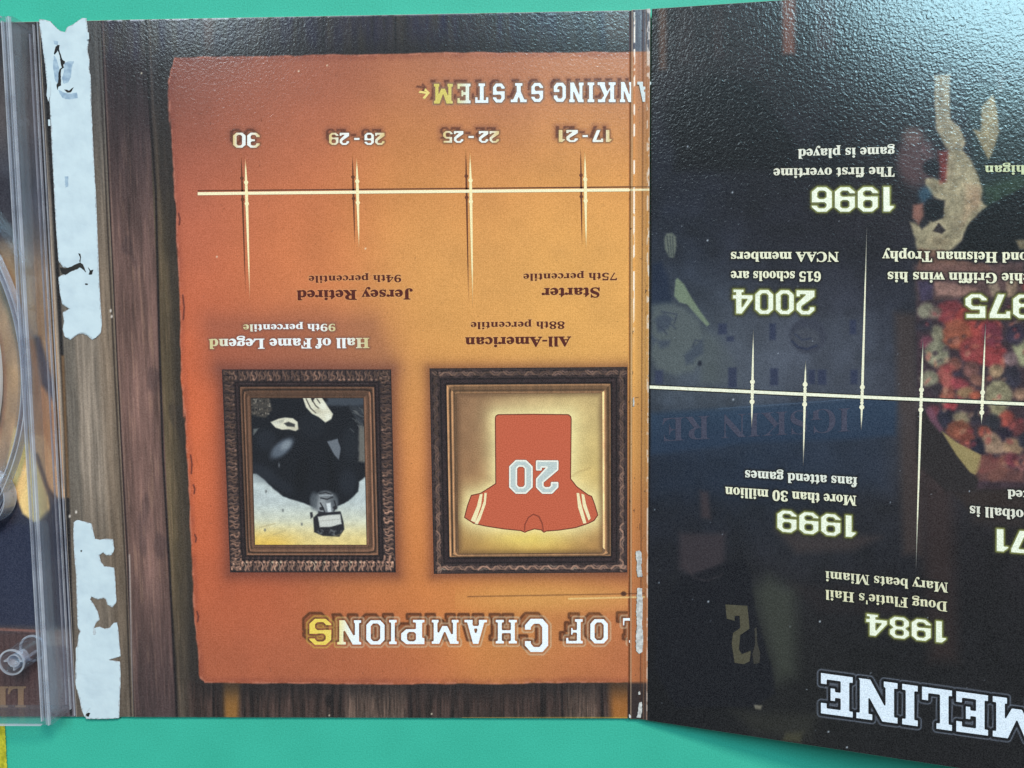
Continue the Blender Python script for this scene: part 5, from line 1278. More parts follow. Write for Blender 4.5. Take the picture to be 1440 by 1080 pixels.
    a.poly([(1380, 150), (1396, 132), (1402, 150), (1405, 185), (1400, 205), (1390, 224), (1384, 214), (1374, 192), (1368, 182), (1379, 184)], (150, 134, 100), 2.5, .92, 1.2)
    a.poly([(1404, 100), (1412, 98), (1410, 130), (1402, 132)], (110, 104, 100), 4, .5)
    a.poly([(1319, 212), (1333, 212), (1330, 255), (1322, 258)], (128, 50, 46), 4, .8)
    a.ell(1309, 235, 11, 11, (18, 18, 26), 4, .9)
    a.ell(1301, 274, 9, 11, (52, 82, 100), 5, .8)
    a.poly([(1303, 280), (1327, 282), (1326, 306), (1312, 312), (1302, 304)], (16, 18, 24), 2.5, .9)
    a.poly([(1284, 288), (1298, 286), (1299, 304), (1292, 316), (1283, 306)], (150, 100, 84), 3, .8)
    a.poly([(1312, 325), (1320, 313), (1330, 324), (1324, 329)], (30, 24, 28), 1.8, .9)
    a.poly([(1390, 290), (1480, 240), (1480, 372), (1440, 360), (1330, 358), (1352, 346), (1360, 318)], (14, 16, 19), 3, .97, 2)
    a.poly([(1428, 338), (1446, 336), (1446, 352), (1434, 350)], (150, 132, 100), 3, .7)
    a.poly([(1292, 350), (1330, 352), (1345, 366), (1390, 372), (1395, 384), (1290, 386)], (128, 88, 70), 3, .75, 1.5)
    a.poly([(1286, 372), (1440, 368), (1440, 420), (1290, 425)], (110, 78, 72), 6, .7, 2)
    a.poly([(1312, 395), (1375, 405), (1370, 418), (1318, 415)], (148, 110, 98), 3, .8)
    a.poly([(1290, 395), (1312, 393), (1312, 422), (1294, 426)], (52, 46, 70), 4, .8)
    a.poly([(1385, 390), (1402, 395), (1410, 420), (1398, 424)], (152, 130, 108), 3, .8)
    a.poly([(1415, 395), (1432, 392), (1425, 440), (1415, 432)], (150, 124, 100), 3, .8)
    a.poly([(1432, 388), (1480, 386), (1480, 420), (1440, 410)], (150, 60, 50), 4, .7)
    a.poly([(1288, 424), (1480, 415), (1480, 690), (1372, 688), (1325, 610), (1290, 560)], (60, 44, 50), 3, .95)
    blobs = [(1338, 440, 22, 18, (146, 62, 66)), (1375, 455, 34, 26, (172, 70, 62)), (1345, 470, 22, 22, (176, 96, 70)), (1385, 495, 34, 20, (170, 66, 66)), (1365, 492, 16, 18, (164, 72, 70)),
             (1302, 437, 12, 11, (166, 158, 132)), (1315, 440, 8, 9, (140, 118, 104)), (1300, 458, 12, 8, (52, 48, 58)), (1318, 470, 9, 13, (160, 152, 122)), (1302, 482, 8, 10, (132, 70, 84)),
             (1318, 498, 17, 20, (164, 158, 128)), (1307, 533, 14, 12, (160, 152, 124)), (1342, 512, 10, 9, (150, 92, 78)), (1335, 530, 15, 20, (178, 92, 82)), (1350, 540, 14, 8, (176, 74, 82)),
             (1347, 526, 7, 5, (62, 52, 70)), (1366, 520, 12, 12, (140, 92, 84)), (1375, 535, 12, 8, (150, 100, 84)), (1357, 552, 12, 8, (182, 140, 100)), (1372, 556, 9, 6, (190, 96, 70)),
             (1332, 555, 12, 9, (184, 104, 84)), (1336, 570, 11, 9, (190, 74, 78)), (1316, 548, 9, 9, (62, 52, 58)), (1312, 580, 9, 10, (150, 76, 88)), (1331, 588, 13, 14, (44, 42, 56)), (1352, 588, 12, 9, (170, 150, 116)), (1348, 605, 18, 14, (152, 84, 62)), (1360, 620, 12, 14, (150, 76, 62)),
             (1401, 522, 11, 10, (180, 146, 110)), (1424, 530, 12, 16, (58, 54, 68)), (1404, 556, 20, 22, (172, 160, 122)), (1405, 580, 13, 10, (164, 150, 112)), (1438, 495, 12, 26, (176, 172, 130)), (1436, 555, 11, 9, (170, 130, 104)),
             (1415, 590, 12, 12, (190, 86, 72)), (1395, 595, 14, 13, (48, 48, 56)), (1375, 585, 8, 14, (50, 44, 54)), (1430, 600, 12, 12, (120, 60, 60)), (1412, 610, 13, 9, (44, 36, 52)), (1385, 608, 10, 8, (170, 90, 66)), (1394, 622, 14, 14, (186, 150, 120)), (1400, 630, 16, 9, (172, 138, 112)), (1425, 628, 15, 12, (180, 142, 108)),
             (1375, 628, 10, 13, (34, 34, 50)), (1392, 655, 15, 16, (138, 70, 66)), (1412, 652, 10, 14, (150, 92, 76)), (1424, 650, 10, 14, (126, 56, 66)), (1436, 655, 9, 20, (140, 88, 84)), (1400, 668, 14, 8, (128, 82, 68)), (1440, 620, 8, 10, (44, 44, 56)), (1427, 665, 6, 7, (50, 36, 46)), (1395, 470, 14, 20, (130, 56, 70)), (1428, 470, 14, 16, (58, 48, 66)), (1420, 505, 10, 10, (150, 120, 120))]
    for i, (cx, cy, rx, ry, c) in enumerate(blobs):
        th_ = np.linspace(0, 2 * math.pi, 11)[:-1]
        q_ = .5 * math.sin(i * 2.3)
        pl_ = [(cx + rx * math.cos(t) * math.cos(q_) - ry * math.sin(t) * math.sin(q_), cy + rx * math.cos(t) * math.sin(q_) + ry * math.sin(t) * math.cos(q_)) for t in th_]
        a.poly(pl_, tuple(.84 * q for q in c), 4.2, .9, 1.6, i)
        a.ell(cx - rx * .25, cy + ry * .3, rx * .5, ry * .45, tuple(min(255, 1.0 * q + 4) for q in c), 5, .4)
        a.ell(cx + rx * .3, cy - ry * .35, rx * .45, ry * .4, tuple(.6 * q for q in c), 5, .45)
    rr = random.Random(9)
    for i in range(120):
        cx, cy = rr.uniform(1300, 1470), rr.uniform(430, 680)
        if cy > 560 and cx < 1300 + (cy - 560) * .62 + 12:
            continue
        c = rr.choice([(176, 84, 76), (60, 44, 54), (170, 130, 104), (150, 62, 66), (40, 38, 48), (184, 110, 84)])
        a.ell(cx, cy, rr.uniform(2, 5), rr.uniform(2, 6), c, 2.5, .5, rr.uniform(0, 3))
    rg = smooth((u - 1284) / 10) * smooth((v - 95) / 20) * smooth((700 - v) / 12)
    a.c *= (1 + rg * (.5 * (fbm(u / 8, v / 8, 141, 4) - .5) + .2 * (fbm(u / 2.5, v / 2.5, 145, 2) - .5)))[..., None]
    a.poly([(1288, 580), (1300, 578), (1324, 608), (1378, 668), (1372, 690), (1330, 690), (1288, 650)], (40, 34, 34), 3, .95)
    a.poly([(1302, 576), (1310, 573), (1318, 590), (1326, 604), (1322, 608), (1308, 592)], (110, 70, 84), 2.5, .8)
    a.poly([(1324, 606), (1345, 622), (1380, 640), (1379, 658), (1372, 668), (1364, 664), (1345, 640)], (156, 136, 88), 1.3, .95)
    a.poly([(1372, 668), (1380, 640), (1440, 665), (1440, 678), (1400, 677), (1378, 676)], (112, 70, 62), 4, .7)
    a.poly([(1340, 692), (1480, 684), (1480, 720), (1360, 715)], (48, 36, 32), 6, .7)
    for lp, layers, dx, dy in RIGHT_HALOS:
        a.glyphs(lp, layers, dx, dy)
    # loose dust on the lacquer
    for i in range(85):
        cx, cy = rr.uniform(920, 1440), 1060 * rr.random() ** 1.6
        r = rr.uniform(.4, .85)
        a.ell(cx, cy, r, r * rr.uniform(.8, 1.5), (188, 196, 205), .7, rr.uniform(.35, .9))
    for p in ((967, 206), (1030, 270.5), (996, 846), (1153, 874), (1165, 1029), (1191, 1051), (1031, 562), (995, 338)):
        a.ell(p[0], p[1], 1.2, 1.3, (200, 206, 212), .8, .85)
    # dark cut margin along the hinge
    a.line([(917, 10), (913.5, 560), (910.5, 1013)], 3.0, (9, 9, 12), 1.2, .95)
    return a.albedo()


right = card('timeline_panel', RB, RD, RT, 137.0, 188.0, 0.22, paint_right, M_DARK, edge=(150, 140, 130), zfun=right_bend)


# ------------------------------------------------------------------ printed pieces on the main panel
def const(c):
    return lambda u, v: np.tile(np.array(c, float), (len(u), 1))


def grid_patch(name, quad, step, paint, z, parent, mat, plane=at):
    q = np.array(quad, float)   # TL TR BR BL in photo space
    w = np.hypot(*(q[1] - q[0]))
    h = np.hypot(*(q[3] - q[0]))
    nx, ny = int(w / step) + 2, int(h / step) + 2
    S, T = np.meshgrid(np.linspace(0, 1, nx), np.linspace(0, 1, ny))
    P = ((1 - S) * (1 - T))[..., None] * q[0] + (S * (1 - T))[..., None] * q[1] + (S * T)[..., None] * q[2] + ((1 - S) * T)[..., None] * q[3]
    u, v = P[..., 0].ravel(), P[..., 1].ravel()
    col = paint(u, v, S.ravel(), T.ravel(), w, h)
    idx = np.arange(nx * ny).reshape(ny, nx)
    F = np.stack([idx[:-1, :-1], idx[1:, :-1], idx[1:, 1:], idx[:-1, 1:]], -1).reshape(-1, 4)
    return link(name, mesh_np(name, plane(u, v, z), F, col), mat, parent)


def frame_paint(bw, carve, gold, hole, seed, warm, style):
    """carved dark wooden frame with a gilt inner moulding; hole = inner opening"""
    hp = np.array(hole, float)

    def f(u, v, S, T, w, h):
        rr = random.Random(seed)
        q0 = [u.min(), v.min(), u.max(), v.max()]
        dl, dr, dt, db = S * w, (1 - S) * w, T * h, (1 - T) * h
        d = np.minimum(np.minimum(dl, dr), np.minimum(dt, db))
        horiz = np.minimum(dt, db) < np.minimum(dl, dr)
        a = Art(S * w, T * h, (58, 44, 42))        # painted flat, in frame units
        x, y = a.X, a.Y
        nz = fbm(x / 3, y / 3, seed, 4)
        a.c *= (.65 + .7 * nz)[..., None]

        def put(side, t, dd):
            return {0: (t, dd), 1: (w - dd, t), 2: (t, h - dd), 3: (dd, t)}[side]
        for side in range(4):
            Ls = w if side in (0, 2) else h
            base = (.7, .95, 1.05, .85)[side]
            t = 4.0
            k = 0
            while t < Ls - 4:
                lit = base * (.55 + .45 * smooth(((t if side in (1, 3) else (h if side == 2 else 0)) / h)) if side in (1, 3) else 1.0) * rr.uniform(.7, 1.1)
                col = tuple(min(255, q * lit) for q in warm)
                hi = tuple(min(255, q * lit * 1.45 + 10) for q in warm)
                sg = 1 if k % 2 else -1
                j = rr.uniform(-.8, .8)
                c0, c1 = 2.2, carve - 1.0
                m = (c0 + c1) / 2
                if style == 0:
                    # acanthus: a leaf curling out of a rib, mirrored turn by turn
                    a.line([put(side, t + j, c0 + .6), put(side, t + 2.2 * sg, m - 1.5), put(side, t + 4.2, m + 1), put(side, t + 3.2 * sg + 1, c1 - 1)], 2.0, col, .8, .8)
                    a.line([put(side, t - 1.5, c0 + 2), put(side, t + .5, m), put(side, t - 1.8 * sg, c1 - 2.5)], 1.3, hi, .7, .55 * rr.random() + .2)
                    a.line([put(side, t + 4.6, c0), put(side, t + 5.4 + .8 * sg, m), put(side, t + 4.8, c1)], 1.5, (18, 13, 16), .7, .85)
                    if side == 2 or rr.random() < .35:
                        a.ell(*put(side, t + 2.2, c1 - 2.0), 1.6, 1.4, hi, .8, .75)
                    t += 6.4 + rr.uniform(-.6, .6)
                else:
                    # long scrolls lying along the moulding
                    L_ = rr.uniform(9, 17)
                    a.line([put(side, t, m + 2.5 * sg), put(side, t + L_ * .35, m - 2.2 * sg), put(side, t + L_ * .75, m - 1.2 * sg), put(side, t + L_, m + 2.2 * sg)], 2.2, col, .9, .75)
                    a.line([put(side, t + L_ * .2, m + 3.2 * sg), put(side, t + L_ * .5, m + .6 * sg), put(side, t + L_ * .8, m + 2.6 * sg)], 1.3, hi, .8, .5 * rr.random() + .15)
                    a.line([put(side, t + 1, m - 3.2 * sg), put(side, t + L_ * .5, m - 4 * sg)], 1.5, (16, 12, 15), .9, .8)
                    t += L_ * .72
                k += 1
            if style == 0 and side == 2:
                for i in range(int(w / 8.2)):       # fluting below
                    xx = 8 + i * 8.2
                    a.line([(xx, h - carve + .5), (xx + 1.2, h - carve - 5.5)], 2.6, tuple(q * 1.1 for q in warm), .9, .8)
                    a.line([(xx + 3.6, h - carve + 1), (xx + 4.4, h - carve - 5)], 1.4, (20, 14, 16), .8, .8)
            if style == 0 and side == 0:
                for i in range(4):
                    for dx in (-9, -5, 0, 4, 8):
                        a.ell(34 + i * 54 + dx, 19.5, 1.3, .9, (190, 170, 160), .7, .7)
        a.mix(smooth(.5 - (d - .9) / 1.4) * .8, (26, 20, 24))
        a.mix(smooth((d - carve) / 1.5) * smooth((bw - d) / 1.5) * .75, np.stack([34 + 26 * nz, 25 + 18 * nz, 26 + 18 * nz], -1))
        a.mix(np.exp(-((d - carve - .5) / 1.1) ** 2) * .8, (16, 11, 14))
        a.mix(np.exp(-((d - bw + .8) / 1.3) ** 2) * .9, (18, 12, 14))
        # gilt moulding between the carving and the picture
        dh = np.clip(sdf(hp, u, v), 0, None)
        q = np.clip((d - bw) / np.maximum(dh + (d - bw), 1e-3), 0, 1)
        inn = smooth((d - bw) / .8)
        top, bot, lef = horiz & (dt < db), horiz & (dt >= db), (~horiz) & (dl < dr)
        P = [0, .08, .2, .3, .38, .55, .66, .78, .88, 1.0]
        if style == 0:
            pr_t, pr_b, pr_l, pr_r = [.3, .9, .5, .25, .7, .62, .6, .55, .7, .4], [.3, 1.2, .6, .3, 1.0, .8, .7, .6, .9, .35], [.25, .9, .45, .25, 1.1, .4, .75, .85, .7, .4], [.25, 1.1, .5, .3, 1.25, .55, .7, .75, 1.0, .4]
        else:
            pr_t, pr_b, pr_l, pr_r = [.35, 1.0, .75, .6, .7, .6, .45, .7, .9, .5], [.3, .95, .7, .4, .9, 1.15, .8, .5, .85, .4], [.4, 1.35, 1.0, .35, .3, 1.3, .8, .45, .7, .5], [.35, .8, .5, .45, .5, .8, .95, 1.7, 1.75, .5]
        prof = np.where(top, np.interp(q, P, pr_t), np.where(bot, np.interp(q, P, pr_b), np.where(lef, np.interp(q, P, pr_l), np.interp(q, P, pr_r))))
        gc = np.array(gold, float) * prof[..., None]
        a.mix(inn, np.clip(gc * (.85 + .3 * fbm(u / 3, v / 14, seed + 21))[..., None], 0, 255))
        return a.albedo()
    return f


def z1(*pts):
    return [(300 + x / 3.375, 500 + y / 3.375) for x, y in pts]


HOLE_L = [(353, 560), (511, 560), (515.4, 766), (358.7, 766)]
HOLE_R = [(642, 554), (846, 553), (847, 777), (645, 778.6)]
grid_patch('picture_frame', FRAME_L, 0.8, frame_paint(24.0, 17.5, (140, 98, 74), HOLE_L, 201, (176, 130, 106), 0), 0.03, main, M_PRINT)
grid_patch('picture_frame', FRAME_R, 0.8, frame_paint(23.0, 14.5, (176, 128, 88), HOLE_R, 231, (184, 140, 116), 1), 0.03, main, M_PRINT)


def portrait(u, v, S, T, w, h):
    a = Art(u, v, (188, 194, 190))
    a.mix(smooth((v - 700) / 55), (222, 214, 176))
    a.mix(smooth((v - 728) / 40) * (0.55 + .45 * smooth((440 - u) / 60)), (228, 184, 84))
    a.c *= (.9 + .2 * fbm(u / 6, v / 6, 301, 4))[..., None]
    K = (21, 23, 29)
    a.poly(z1((165, 195), (165, 560), (205, 562), (240, 588), (285, 630), (330, 668), (400, 692), (470, 716), (585, 716), (640, 692), (688, 645), (690, 600), (725, 570), (735, 195)), K, 1.6, 1.0, .8)
    for ex, ey, erx, ery, ec, al, an in ((240, 560, 70, 34, (44, 48, 56), .55, .5), (330, 620, 60, 26, (38, 42, 50), .5, .5), (640, 600, 40, 60, (40, 44, 52), .55, 0), (250, 400, 46, 50, (40, 44, 52), .5, 0),
                                         (650, 420, 40, 80, (38, 42, 48), .5, 0), (470, 330, 60, 60, (32, 35, 42), .5, 0), (420, 560, 30, 90, (14, 15, 19), .6, .2), (560, 560, 16, 100, (14, 15, 19), .6, -.1)):
        a.ell(*z1((ex, ey))[0], erx / 3.375, ery / 3.375, ec, 6, al, an)
    a.poly(z1((175, 560), (205, 565), (250, 600), (190, 605)), (150, 156, 156), 2, .6)
    a.poly(z1((690, 330), (725, 330), (725, 510), (690, 500)), (112, 108, 100), 2.5, .9, 1)
    a.poly(z1((540, 195), (725, 195), (720, 240), (540, 238)), (78, 84, 92), 3, .7, 2)
    a.poly(z1((640, 240), (715, 245), (712, 350), (690, 330)), (70, 72, 76), 3, .6, 2.5)
    br = z1((175, 200), (268, 204), (278, 262), (245, 292), (178, 285))
    a.poly(br, (70, 64, 58), 2, .9, 3)
    rr = random.Random(3)
    for i in range(46):
        x, y = 300 + rr.uniform(180, 268) / 3.375, 500 + rr.uniform(205, 285) / 3.375
        a.ell(x, y, rr.uniform(.6, 1.6), rr.uniform(.6, 1.4), rr.choice([(150, 140, 126), (28, 26, 28), (112, 100, 88)]), .8, .8)
    for i in range(26):
        x, y = 300 + rr.uniform(640, 715) / 3.375, 500 + rr.uniform(240, 350) / 3.375
        a.line([(x, y), (x + rr.uniform(3, 8), y + rr.uniform(1, 6))], .8, rr.choice([(112, 112, 108), (26, 28, 32)]), .8, .7)
    a.poly(z1((190, 348), (216, 345), (190, 380)), (110, 112, 108), 1.5, .8)
    hand = (222, 214, 188)
    a.poly(z1((272, 316), (310, 300), (342, 294), (378, 298), (400, 315), (403, 350), (390, 358), (360, 350), (325, 352), (295, 342)), hand, 1.2, .98)
    a.poly(z1((335, 322), (356, 314), (388, 326), (386, 340), (350, 336)), (40, 40, 42), 1.3, .9)
    a.poly(z1((278, 316), (322, 306), (340, 300), (330, 318), (300, 326)), (150, 146, 132), 1.2, .6)
    a.poly(z1((424, 198), (462, 198), (470, 220), (485, 198), (515, 200), (540, 238), (568, 278), (560, 300), (532, 318), (500, 292), (468, 276), (440, 246)), hand, 1.2, .98)
    for p in (((440, 205), (462, 250), (486, 272)), ((466, 206), (486, 238), (500, 250)), ((492, 206), (506, 226))):
        a.line(z1(*p), 1.6, (52, 46, 44), .8, .85)
    a.ell(*z1((325, 440))[0], 19, 9, (104, 112, 122), 3.5, .8, -.7)
    a.ell(*z1((345, 425))[0], 9, 5, (150, 156, 160), 3, .6, -.7)
    a.ell(*z1((312, 520))[0], 1.2, 3, (120, 122, 124), 1, .7)
    for ex, ey, erx, ery, ec in ((500, 262, 22, 12, (176, 164, 138)), (545, 292, 12, 14, (244, 240, 220)), (520, 240, 16, 20, (240, 236, 216)), (380, 346, 18, 6, (170, 158, 134)), (300, 322, 14, 8, (238, 234, 214))):
        a.ell(*z1((ex, ey))[0], erx / 3.375, ery / 3.375, ec, 3, .55)
    a.poly(z1((540, 408), (590, 394), (604, 438), (596, 495), (572, 468)), (112, 116, 122), 1.3, .9, .6)
    # head, upside down: chin up, brow and leather cap below
    a.ell(*z1((532, 700))[0], 17, 17, (120, 122, 124), 3.0, .95)
    a.ell(*z1((478, 690))[0], 6, 12, (84, 88, 92), 2.5, .85)
    a.ell(*z1((515, 705))[0], 6, 9, (158, 160, 160), 3.5, .7)
    a.ell(*z1((575, 690))[0], 5, 10, (74, 78, 82), 3.5, .7)
    for p in (((505, 655), (535, 650), (562, 660)), ((510, 676), (540, 682), (566, 672)), ((508, 700), (520, 720), (528, 742)), ((574, 690), (582, 715), (572, 738)), ((500, 742), (530, 748)), ((560, 746), (600, 742))):
        a.line(z1(*p), 1.8, (30, 30, 34), .8, .9)
    a.line(z1((505, 665), (565, 662)), 1.5, (165, 168, 170), .8, .8)
    a.poly(z1((536, 702), (556, 698), (560, 742), (544, 745)), (222, 224, 222), 1.2, .9)
    a.ell(*z1((514, 726))[0], 3.2, 2.6, (34, 34, 38), .9, .9)
    a.ell(*z1((578, 722))[0], 3.2, 2.6, (34, 34, 38), .9, .9)
    a.poly(z1((474, 770), (500, 745), (605, 742), (618, 790), (622, 825), (598, 860), (520, 856), (478, 838)), (34, 34, 38), 1.2, 1.0)
    a.poly(z1((496, 764), (602, 752), (608, 800), (560, 812), (505, 815)), (214, 212, 200), 1.3, .95, .6)
    a.line(z1((500, 786), (604, 776)), 1.2, (160, 156, 146), .8, .6)
    for i in range(12):
        x, y = 300 + rr.uniform(495, 610) / 3.375, 500 + rr.uniform(822, 852) / 3.375
        a.ell(x, y, 2.2, 1.1, (112, 112, 112), 1, .6, rr.uniform(0, 3))
    a.poly(z1((458, 745), (470, 742), (474, 765), (462, 775)), (34, 34, 38), 1.0, .9)
    for p in ((250, 645), (245, 828), (330, 735), (420, 800)):
        a.ell(*z1(p)[0], 1.6, 2.2, (96, 98, 96), 1, .7)
    for p in ((365, 742, 22), (385, 752, 16), (460, 757, 20)):
        a.line([(p[0], p[1]), (p[0] + p[2], p[1] - 6)], 1.4, (170, 150, 104), 1.2, .5)
    return a.albedo()


grid_patch('portrait_print', HOLE_L, 0.7, portrait, 0.045, main, M_PRINT)


def z2(*pts):
    return [(590 + x / 3.374, 500 + y / 3.374) for x, y in pts]


JERSEY = z2((372, 281), (540, 279), (706, 281), (717, 290), (719, 300), (716, 585), (745, 622), (800, 662), (816, 668), (830, 705), (845, 757), (828, 782), (800, 796), (740, 816),
            (660, 828), (602, 832), (590, 838), (578, 827), (545, 822), (512, 832), (500, 838), (480, 830), (400, 822), (310, 808), (258, 796), (214, 768), (228, 712), (246, 664),
            (290, 654), (362, 608), (362, 560), (360, 300), (362, 288))


def canvas(u, v, S, T, w, h):
    a = Art(u, v, (180, 145, 92))
    a.c[...] = blend(u, v, [(650, 560, (144, 104, 74)), (745, 562, (188, 154, 106)), (842, 560, (194, 162, 108)), (648, 660, (162, 116, 78)), (842, 660, (214, 180, 108)),
                            (650, 770, (150, 108, 66)), (745, 770, (214, 170, 76)), (842, 772, (172, 124, 72)), (660, 610, (140, 104, 72)), (835, 610, (204, 178, 116)), (700, 772, (196, 150, 76))], 42)
    sdj = np.clip(sdf(np.array(JERSEY), u, v), 0, None)
    a.mix(np.exp(-(sdj / 15) ** 1.5) * .85, (240, 220, 156))
    a.mix(np.exp(-((u - 742) / 46) ** 2 - ((v - 758) / 10) ** 2) * .7, (236, 204, 100))
    a.c *= (.93 + .14 * fbm(u / 12, v / 12, 331, 5))[..., None]
    a.line([(800, 672), (815, 663), (830, 658)], 1.4, (168, 136, 84), 2.0, .5)
    e = np.minimum(np.minimum(S * w, (1 - S) * w), np.minimum(T * h, (1 - T) * h))
    a.mix(np.exp(-(e / 5) ** 2) * .45, (84, 58, 40))
    return a.albedo()


grid_patch('canvas_print', HOLE_R, 0.9, canvas, 0.045, main, M_PRINT)
jersey_line = sheet('jersey_outline', grow(px_loops(JERSEY), 0.9), at, 0.055, (112, 52, 36), main, M_PRINT)


sheet('jersey_print', px_loops(JERSEY), at, 0.065, (194, 92, 62), main, M_PRINT, offset=-0.6)
for pl in ([(286, 658), (299, 656), (292, 710), (264, 792), (243, 783), (272, 715)], [(308, 652), (319, 651), (314, 705), (288, 778), (276, 800), (262, 797), (290, 735), (305, 690)],
           [(745, 652), (757, 652), (766, 700), (792, 795), (777, 797), (752, 720)], [(768, 656), (781, 660), (790, 705), (812, 772), (802, 783), (775, 715)]):
    sheet('sleeve_stripe', px_loops(z2(*pl)), at, 0.085, (240, 222, 172), main, M_PRINT)
seam = z2((495, 832), (497, 800), (515, 765), (540, 750), (568, 760), (585, 795), (590, 832), (584, 832), (579, 798), (564, 766), (540, 756), (519, 770), (503, 802), (501, 832))
sheet('collar_seam', px_loops(seam), at, 0.085, (140, 62, 42), main, M_PRINT)
n20 = boxed_loops([('2', 590 + 656 / 3.374, 590 + 555 / 3.374, 500 + 500 / 3.374, 500 + 653 / 3.374), ('0', 590 + 534 / 3.374, 590 + 428 / 3.374, 500 + 498 / 3.374, 500 + 653 / 3.374)])
sheet('jersey_number_edge', grow(n20, 1.5), at, 0.085, (104, 46, 30), main, M_PRINT)
sheet('jersey_number_edge', grow(n20, 0.9), at, 0.1, (240, 234, 218), main, M_PRINT)
sheet('jersey_number', grow(n20, -1.3), at, 0.115, (190, 199, 192), main, M_PRINT)

# ---- lettering
for nm, lp, col, off in MAIN_TEXT:
    sheet(nm, lp, at, 0.05, col, main, M_PRINT, offset=off)
sheet('title_lettering', boxed_loops([('A', 917, 896, 114.6, 143.5)]), at, FZ + .12, (206, 212, 208), fold, M_FOLD, offset=-.3)


# ---- timeline rules and ticks
def tick(xa, ya, xb, yb, yc, parent, plane, z, col, wmax, beads, dx=0, dy=0, fade=None, name='tick_mark'):
    """slender turned spindle crossing a rule at yc"""
    ys = np.linspace(ya, yb, int((yb - ya) / .8) + 2)
    xs = xa + (xb - xa) * (ys - ya) / (yb - ya)
    up = np.clip((ys - ya) / max(1, yc - ya), 0, 1)
    dn = np.clip((yb - ys) / max(1, yb - yc), 0, 1)
    hw = wmax * np.minimum(up, dn) ** .8 + .18
    for off, r in beads:
        hw = np.maximum(hw, np.sqrt(np.clip(r * r - (ys - yc - off) ** 2, 0, None)))
    u = np.concatenate([xs - hw, xs + hw]) + dx
    v = np.concatenate([ys, ys]) + dy
    n = len(ys)
    F = np.array([(i, i + 1, n + i + 1, n + i) for i in range(n - 1)])
    c = np.tile(np.array(col, float), (2 * n, 1))
    if fade is not None:
        t = np.clip(np.minimum(up, dn) * 3.0, 0, 1)
        t = np.concatenate([t, t])[:, None]
        c = np.array(fade, float) * (1 - t) + c * t
    return link(name, mesh_np(name, plane(u, v, z), F, ink(c)), M_PRINT if plane is at else M_DARK, parent)


def rule(pts, hw, plane, z, col, parent, name='timeline_rule'):
    P = np.array(pts, float)
    n = len(P)
    u = np.concatenate([P[:, 0], P[:, 0]])
    v = np.concatenate([P[:, 1] - hw, P[:, 1] + hw])
    F = np.array([(i, n + i, n + i + 1, i + 1) for i in range(n - 1)])
    return link(name, mesh_np(name, plane(u, v, z), F, ink(np.tile(np.array(col, float), (2 * n, 1)))), M_PRINT if plane is at else M_DARK, parent)


BE = [(-15, 3.0), (-9, 1.8), (9, 1.8), (15, 3.0), (-21, 1.6), (21, 1.6)]
rule([(278, 268.2), (560, 265.8), (884.5, 262.8)], .9, at, 0.03, (104, 58, 38), main, 'rule_backing')
rule([(278, 272.4), (420, 271), (560, 269.7), (884.5, 267)], 2.1, at, 0.06, (248, 234, 190), main)
for (xa, ya, xb, yb, yc, fd) in ((345, 221, 351.5, 424, 271.5, (198, 110, 72)), (501.5, 221, 505, 352, 270, (208, 128, 72)), (661, 214, 665, 432, 268.6, (212, 146, 78)), (822.5, 212, 824.5, 352, 267.4, (214, 150, 78))):
    tick(xa, ya, xb, yb, yc, main, at, 0.03, (104, 56, 34), 1.3, [(-15, 2.6), (15, 2.6)], -6, -6, fade=fd, name='tick_backing')
    tick(xa, ya, xb, yb, yc, main, at, 0.075, (248, 230, 176), 1.9, BE, fade=fd)

# ------------------------------------------------------------------ printed pieces on the timeline panel
for nm, lp, col, off in RIGHT_TEXT:
    sheet(nm, lp, at_right, 0.05, col, right, M_DARK, offset=off)

rule([(913.5, 544.2), (1180, 556.8), (1440, 568.2), (1470, 569.4)], 3.6, at_right, 0.03, (24, 22, 20), right, 'rule_backing')
rule([(913.5, 544.2), (1180, 556.8), (1440, 568.2), (1470, 569.4)], 2.2, at_right, 0.06, (250, 244, 214), right)
BR_ = [(-14, 3.4), (-8, 2.3), (8, 2.3), (14, 3.4), (-4, 2.2), (4, 2.2)]
for (xa, ya, xb, yb, yc) in ((1059.5, 463, 1057, 601, 551), (1133, 507, 1129.5, 655, 554.6), (1219, 320, 1211, 605, 558.6), (1298, 478, 1288, 800, 562.2), (1386, 455, 1380, 597, 566)):
    tick(xa, ya, xb, yb, yc, right, at_right, 0.075, (248, 240, 206), 1.7, BR_, fade=(88, 84, 84))

# ------------------------------------------------------------------ tray panel and clear disc tray


